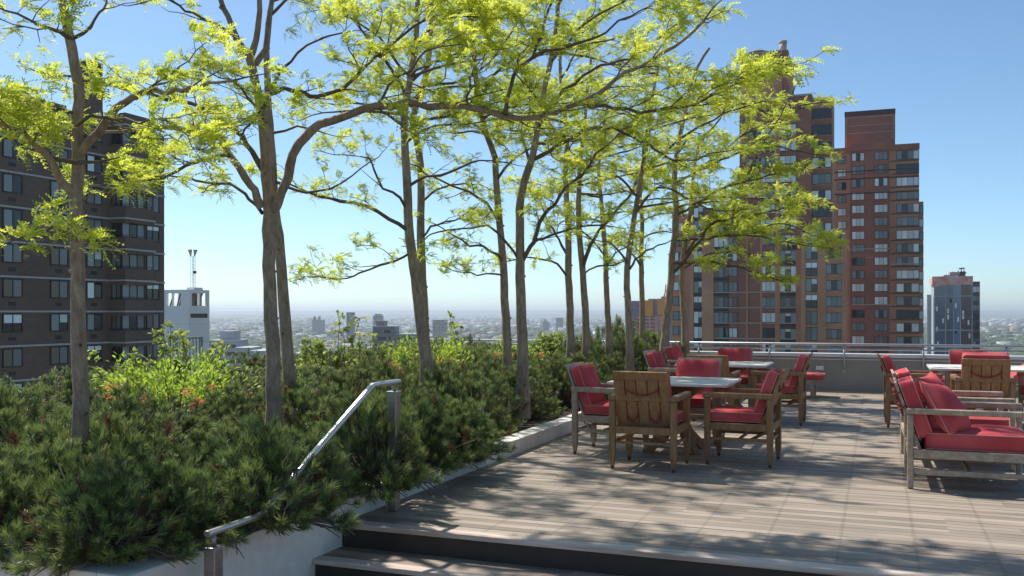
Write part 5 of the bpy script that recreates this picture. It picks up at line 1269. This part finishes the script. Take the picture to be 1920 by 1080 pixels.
# ---------------------------------------------------------------- ground, far city, hills
m, nt, b = new_mat('city plain'); g = N(nt, 'ShaderNodeNewGeometry')
n1 = N(nt, 'ShaderNodeTexNoise', Scale=.0035, Detail=8.0); n2 = N(nt, 'ShaderNodeTexVoronoi', Scale=.03); L(nt, g, 'Position', n1, 'Vector'); L(nt, g, 'Position', n2, 'Vector')
r1 = ramp(nt, [(.44, (.045, .075, .035)), (.55, (.085, .105, .07)), (.68, (.22, .22, .20))]); L(nt, n1, 'Fac', r1, 'Fac')
r2 = ramp(nt, [(0, (.6, .6, .6)), (1, (1.25, 1.25, 1.25))]); L(nt, n2, 'Color', r2, 'Fac'); mu = N(nt, 'ShaderNodeMixRGB', _blend_type='MULTIPLY', Fac=1.0); L(nt, r1, 'Color', mu, 'Color1'); L(nt, r2, 'Color', mu, 'Color2')
L(nt, mu, 'Color', b, 'Base Color'); b.inputs['Roughness'].default_value = .9; M['plain'] = m
S = 15500
struct(link('ground', np_mesh('ground', [(-S, -S, GZ), (S, -S, GZ), (S, S, GZ), (-S, S, GZ)], [(0, 1, 2, 3)], [M['plain']])))
rc = np.random.default_rng(77)
cm = [plain('pale roofs', (.50, .49, .47), .9), plain('brick houses', (.30, .20, .17), .9), plain('grey blocks', (.26, .26, .27), .9), plain('white walls', (.62, .61, .60), .9)]
V = []; F = []; MI = []
bq = np.array([[0,0,0],[1,0,0],[1,1,0],[0,1,0],[0,0,1],[1,0,1],[1,1,1],[0,1,1]], float) - np.array([.5, .5, 0]); bf = np.array([[4,5,6,7],[0,1,5,4],[1,2,6,5],[2,3,7,6],[3,0,4,7]])
nb = 0
for i in range(9000):
    y = rc.uniform(594.5, 690) if rc.uniform() < .75 else rc.uniform(594, 625); d = FPX*(CAMZ - GZ)/(y - HOR); px = rc.uniform(-120, 2040)
    if d < 700: continue
    if d > 8500: d = rc.uniform(4000, 8500)
    p = P(px, HOR, d); s = rc.uniform(7, 17, 2)*(1 + d/4500); h = rc.uniform(4.5, 9)*(1.0 + .5*(d > 3000)); h = h*rc.uniform(1.5, 2.6) if rc.uniform() < .04 else h
    a = rc.choice([.15, .5])*1.0 + rc.normal(0, .05); c_, s_ = math.cos(a), math.sin(a); Q = bq*np.array([s[0], s[1], h]); Q = np.stack([Q[:, 0]*c_ - Q[:, 1]*s_, Q[:, 0]*s_ + Q[:, 1]*c_, Q[:, 2]], 1) + np.array([p[0], p[1], GZ + .05])
    V.append(Q); F.append(bf + nb*8); mi = rc.choice(4, p=[.34, .24, .22, .20]); MI += [0 if rc.uniform() < .7 else 3] + [mi]*4; nb += 1
o = link('distant_city', np_mesh('distant_city', np.concatenate(V), np.concatenate(F), cm, MI)); tag(o, 'low rooftops of the hazy city spread over the plain to the horizon', 'city', kind='stuff')
# tree clumps between the roofs
ico = bmesh.new(); bmesh.ops.create_icosphere(ico, subdivisions=1, radius=1); ico.verts.ensure_lookup_table(); iv = np.array([v.co[:] for v in ico.verts]); fi = np.array([[v.index for v in f.verts] for f in ico.faces]); ico.free()
V = []; F = []; nb = 0
cen = [(rc.uniform(-120, 2040), FPX*(CAMZ - GZ)/rc.uniform(12, 100)) for _ in range(420)]
for i in range(13000):
    if rc.uniform() < .8: cpx, cd = cen[rc.integers(0, len(cen))]; d = cd*(1 + rc.normal(0, .02)); px = cpx + rc.normal(0, 26)*1500/d*1.0
    else: d = FPX*(CAMZ - GZ)/rc.uniform(12, 105); px = rc.uniform(-120, 2040)
    if d < 640: continue
    p = P(px, HOR, d); r_ = rc.uniform(4, 8)*(1 + d/4500); Q = iv*np.array([r_*rc.uniform(.8, 1.4), r_*rc.uniform(.8, 1.4), r_*.8])*(1 + rc.normal(0, .14, (len(iv), 1))) + np.array([p[0], p[1], GZ + r_*.55]); V.append(Q); F.append(fi + nb*len(iv)); nb += 1
M['far_leaf'] = noisy('far tree crowns', (.035, .060, .022), (.075, .105, .04), .05, rough=.9, world=True)
o = link('distant_trees', np_mesh('distant_trees', np.concatenate(V), np.concatenate(F), [M['far_leaf']])); tag(o, 'clumps of trees among the far rooftops fading into the haze', 'trees', kind='stuff')
# low ridges closing the view
def ridge(d, y0, amp, seed, name):
    r = np.random.default_rng(seed); n = 240; pxs = np.linspace(-500, 2500, n); ph = r.uniform(0, 6.28, 8); V = []
    for px in pxs:
        yy = y0 + amp*sum(math.sin(px*.0021*(1.7**k) + ph[k])/(1.5**k) for k in range(7))*.5; top = P(px, yy, d); b0 = P(px, HOR, d*.86); b1 = P(px, HOR, d*1.08)
        mid = (top*.55 + b0*.45); mid[2] = GZ + (top[2] - GZ)*.62
        b0[2] = GZ - 1; b1[2] = GZ - 1; V += [b0, mid, top, b1]
    F = [[i*4 + k, (i+1)*4 + k, (i+1)*4 + k + 1, i*4 + k + 1] for i in range(n-1) for k in range(3)]
    return struct(link(name, np_mesh(name, V, F, [M['ridge']], smooth=True)))
M['ridge'] = noisy('wooded ridge', (.045, .065, .040), (.09, .11, .07), .004, rough=.95, world=True, c2=(.16, .16, .14), scale2=.002)
ridge(12500, 582.0, 1.5, 3, 'hills'); ridge(8600, 589.5, 1.8, 9, 'hills')
# ---------------------------------------------------------------- haze
m = bpy.data.materials.new('haze'); m.use_nodes = True; nt = m.node_tree; nt.nodes.remove(nt.nodes['Principled BSDF'])
pv = nt.nodes.new('ShaderNodeVolumePrincipled'); pv.inputs['Color'].default_value = (.84, .92, 1.0, 1); pv.inputs['Density'].default_value = HAZE; pv.inputs['Anisotropy'].default_value = HAZE_G
nt.links.new(pv.outputs[0], nt.nodes['Material Output'].inputs['Volume'])
mb = MB(); HS = 15800; mb.box(-HS, -HS, GZ - 2.2, HS, HS, 62.0); o = mb.build('haze', [m]); tag(o, 'thin blue summer haze over the far city', 'haze', kind='stuff')
# ================================================================== light
SUN = Vector((-.61, .32, .92)).normalized()
w = bpy.data.worlds.new('World'); SC.world = w; w.use_nodes = True; nt = w.node_tree
bg = nt.nodes['Background']; sky = nt.nodes.new('ShaderNodeTexSky'); sky.sky_type = 'NISHITA'; sky.sun_disc = False
sky.sun_elevation = math.asin(SUN.z); sky.sun_rotation = math.atan2(SUN.x, SUN.y); sky.altitude = 60
sky.air_density = SKY_AIR; sky.dust_density = SKY_DUST; sky.ozone_density = SKY_OZ
tint = nt.nodes.new('ShaderNodeVectorMath'); tint.operation = 'MULTIPLY'; tint.inputs[1].default_value = SKY_TINT
nt.links.new(sky.outputs[0], tint.inputs[0]); nt.links.new(tint.outputs[0], bg.inputs['Color']); bg.inputs['Strength'].default_value = SKY_STR
sd = bpy.data.lights.new('sun', 'SUN'); sd.energy = SUN_STR; sd.angle = R(.9); sd.color = (1, .955, .89)
so = bpy.data.objects.new('sun', sd); COL.objects.link(so); so.rotation_euler = SUN.to_track_quat('Z', 'Y').to_euler(); so.location = (-20, 10, 40)
SC.view_settings.view_transform = 'Standard'; SC.view_settings.look = 'None'; SC.view_settings.gamma = 1.0; SC.view_settings.use_curve_mapping = False
SC.view_settings.exposure = EXPOSURE
SC.cycles.max_bounces = 8; SC.cycles.transparent_max_bounces = 8; SC.cycles.volume_bounces = 0
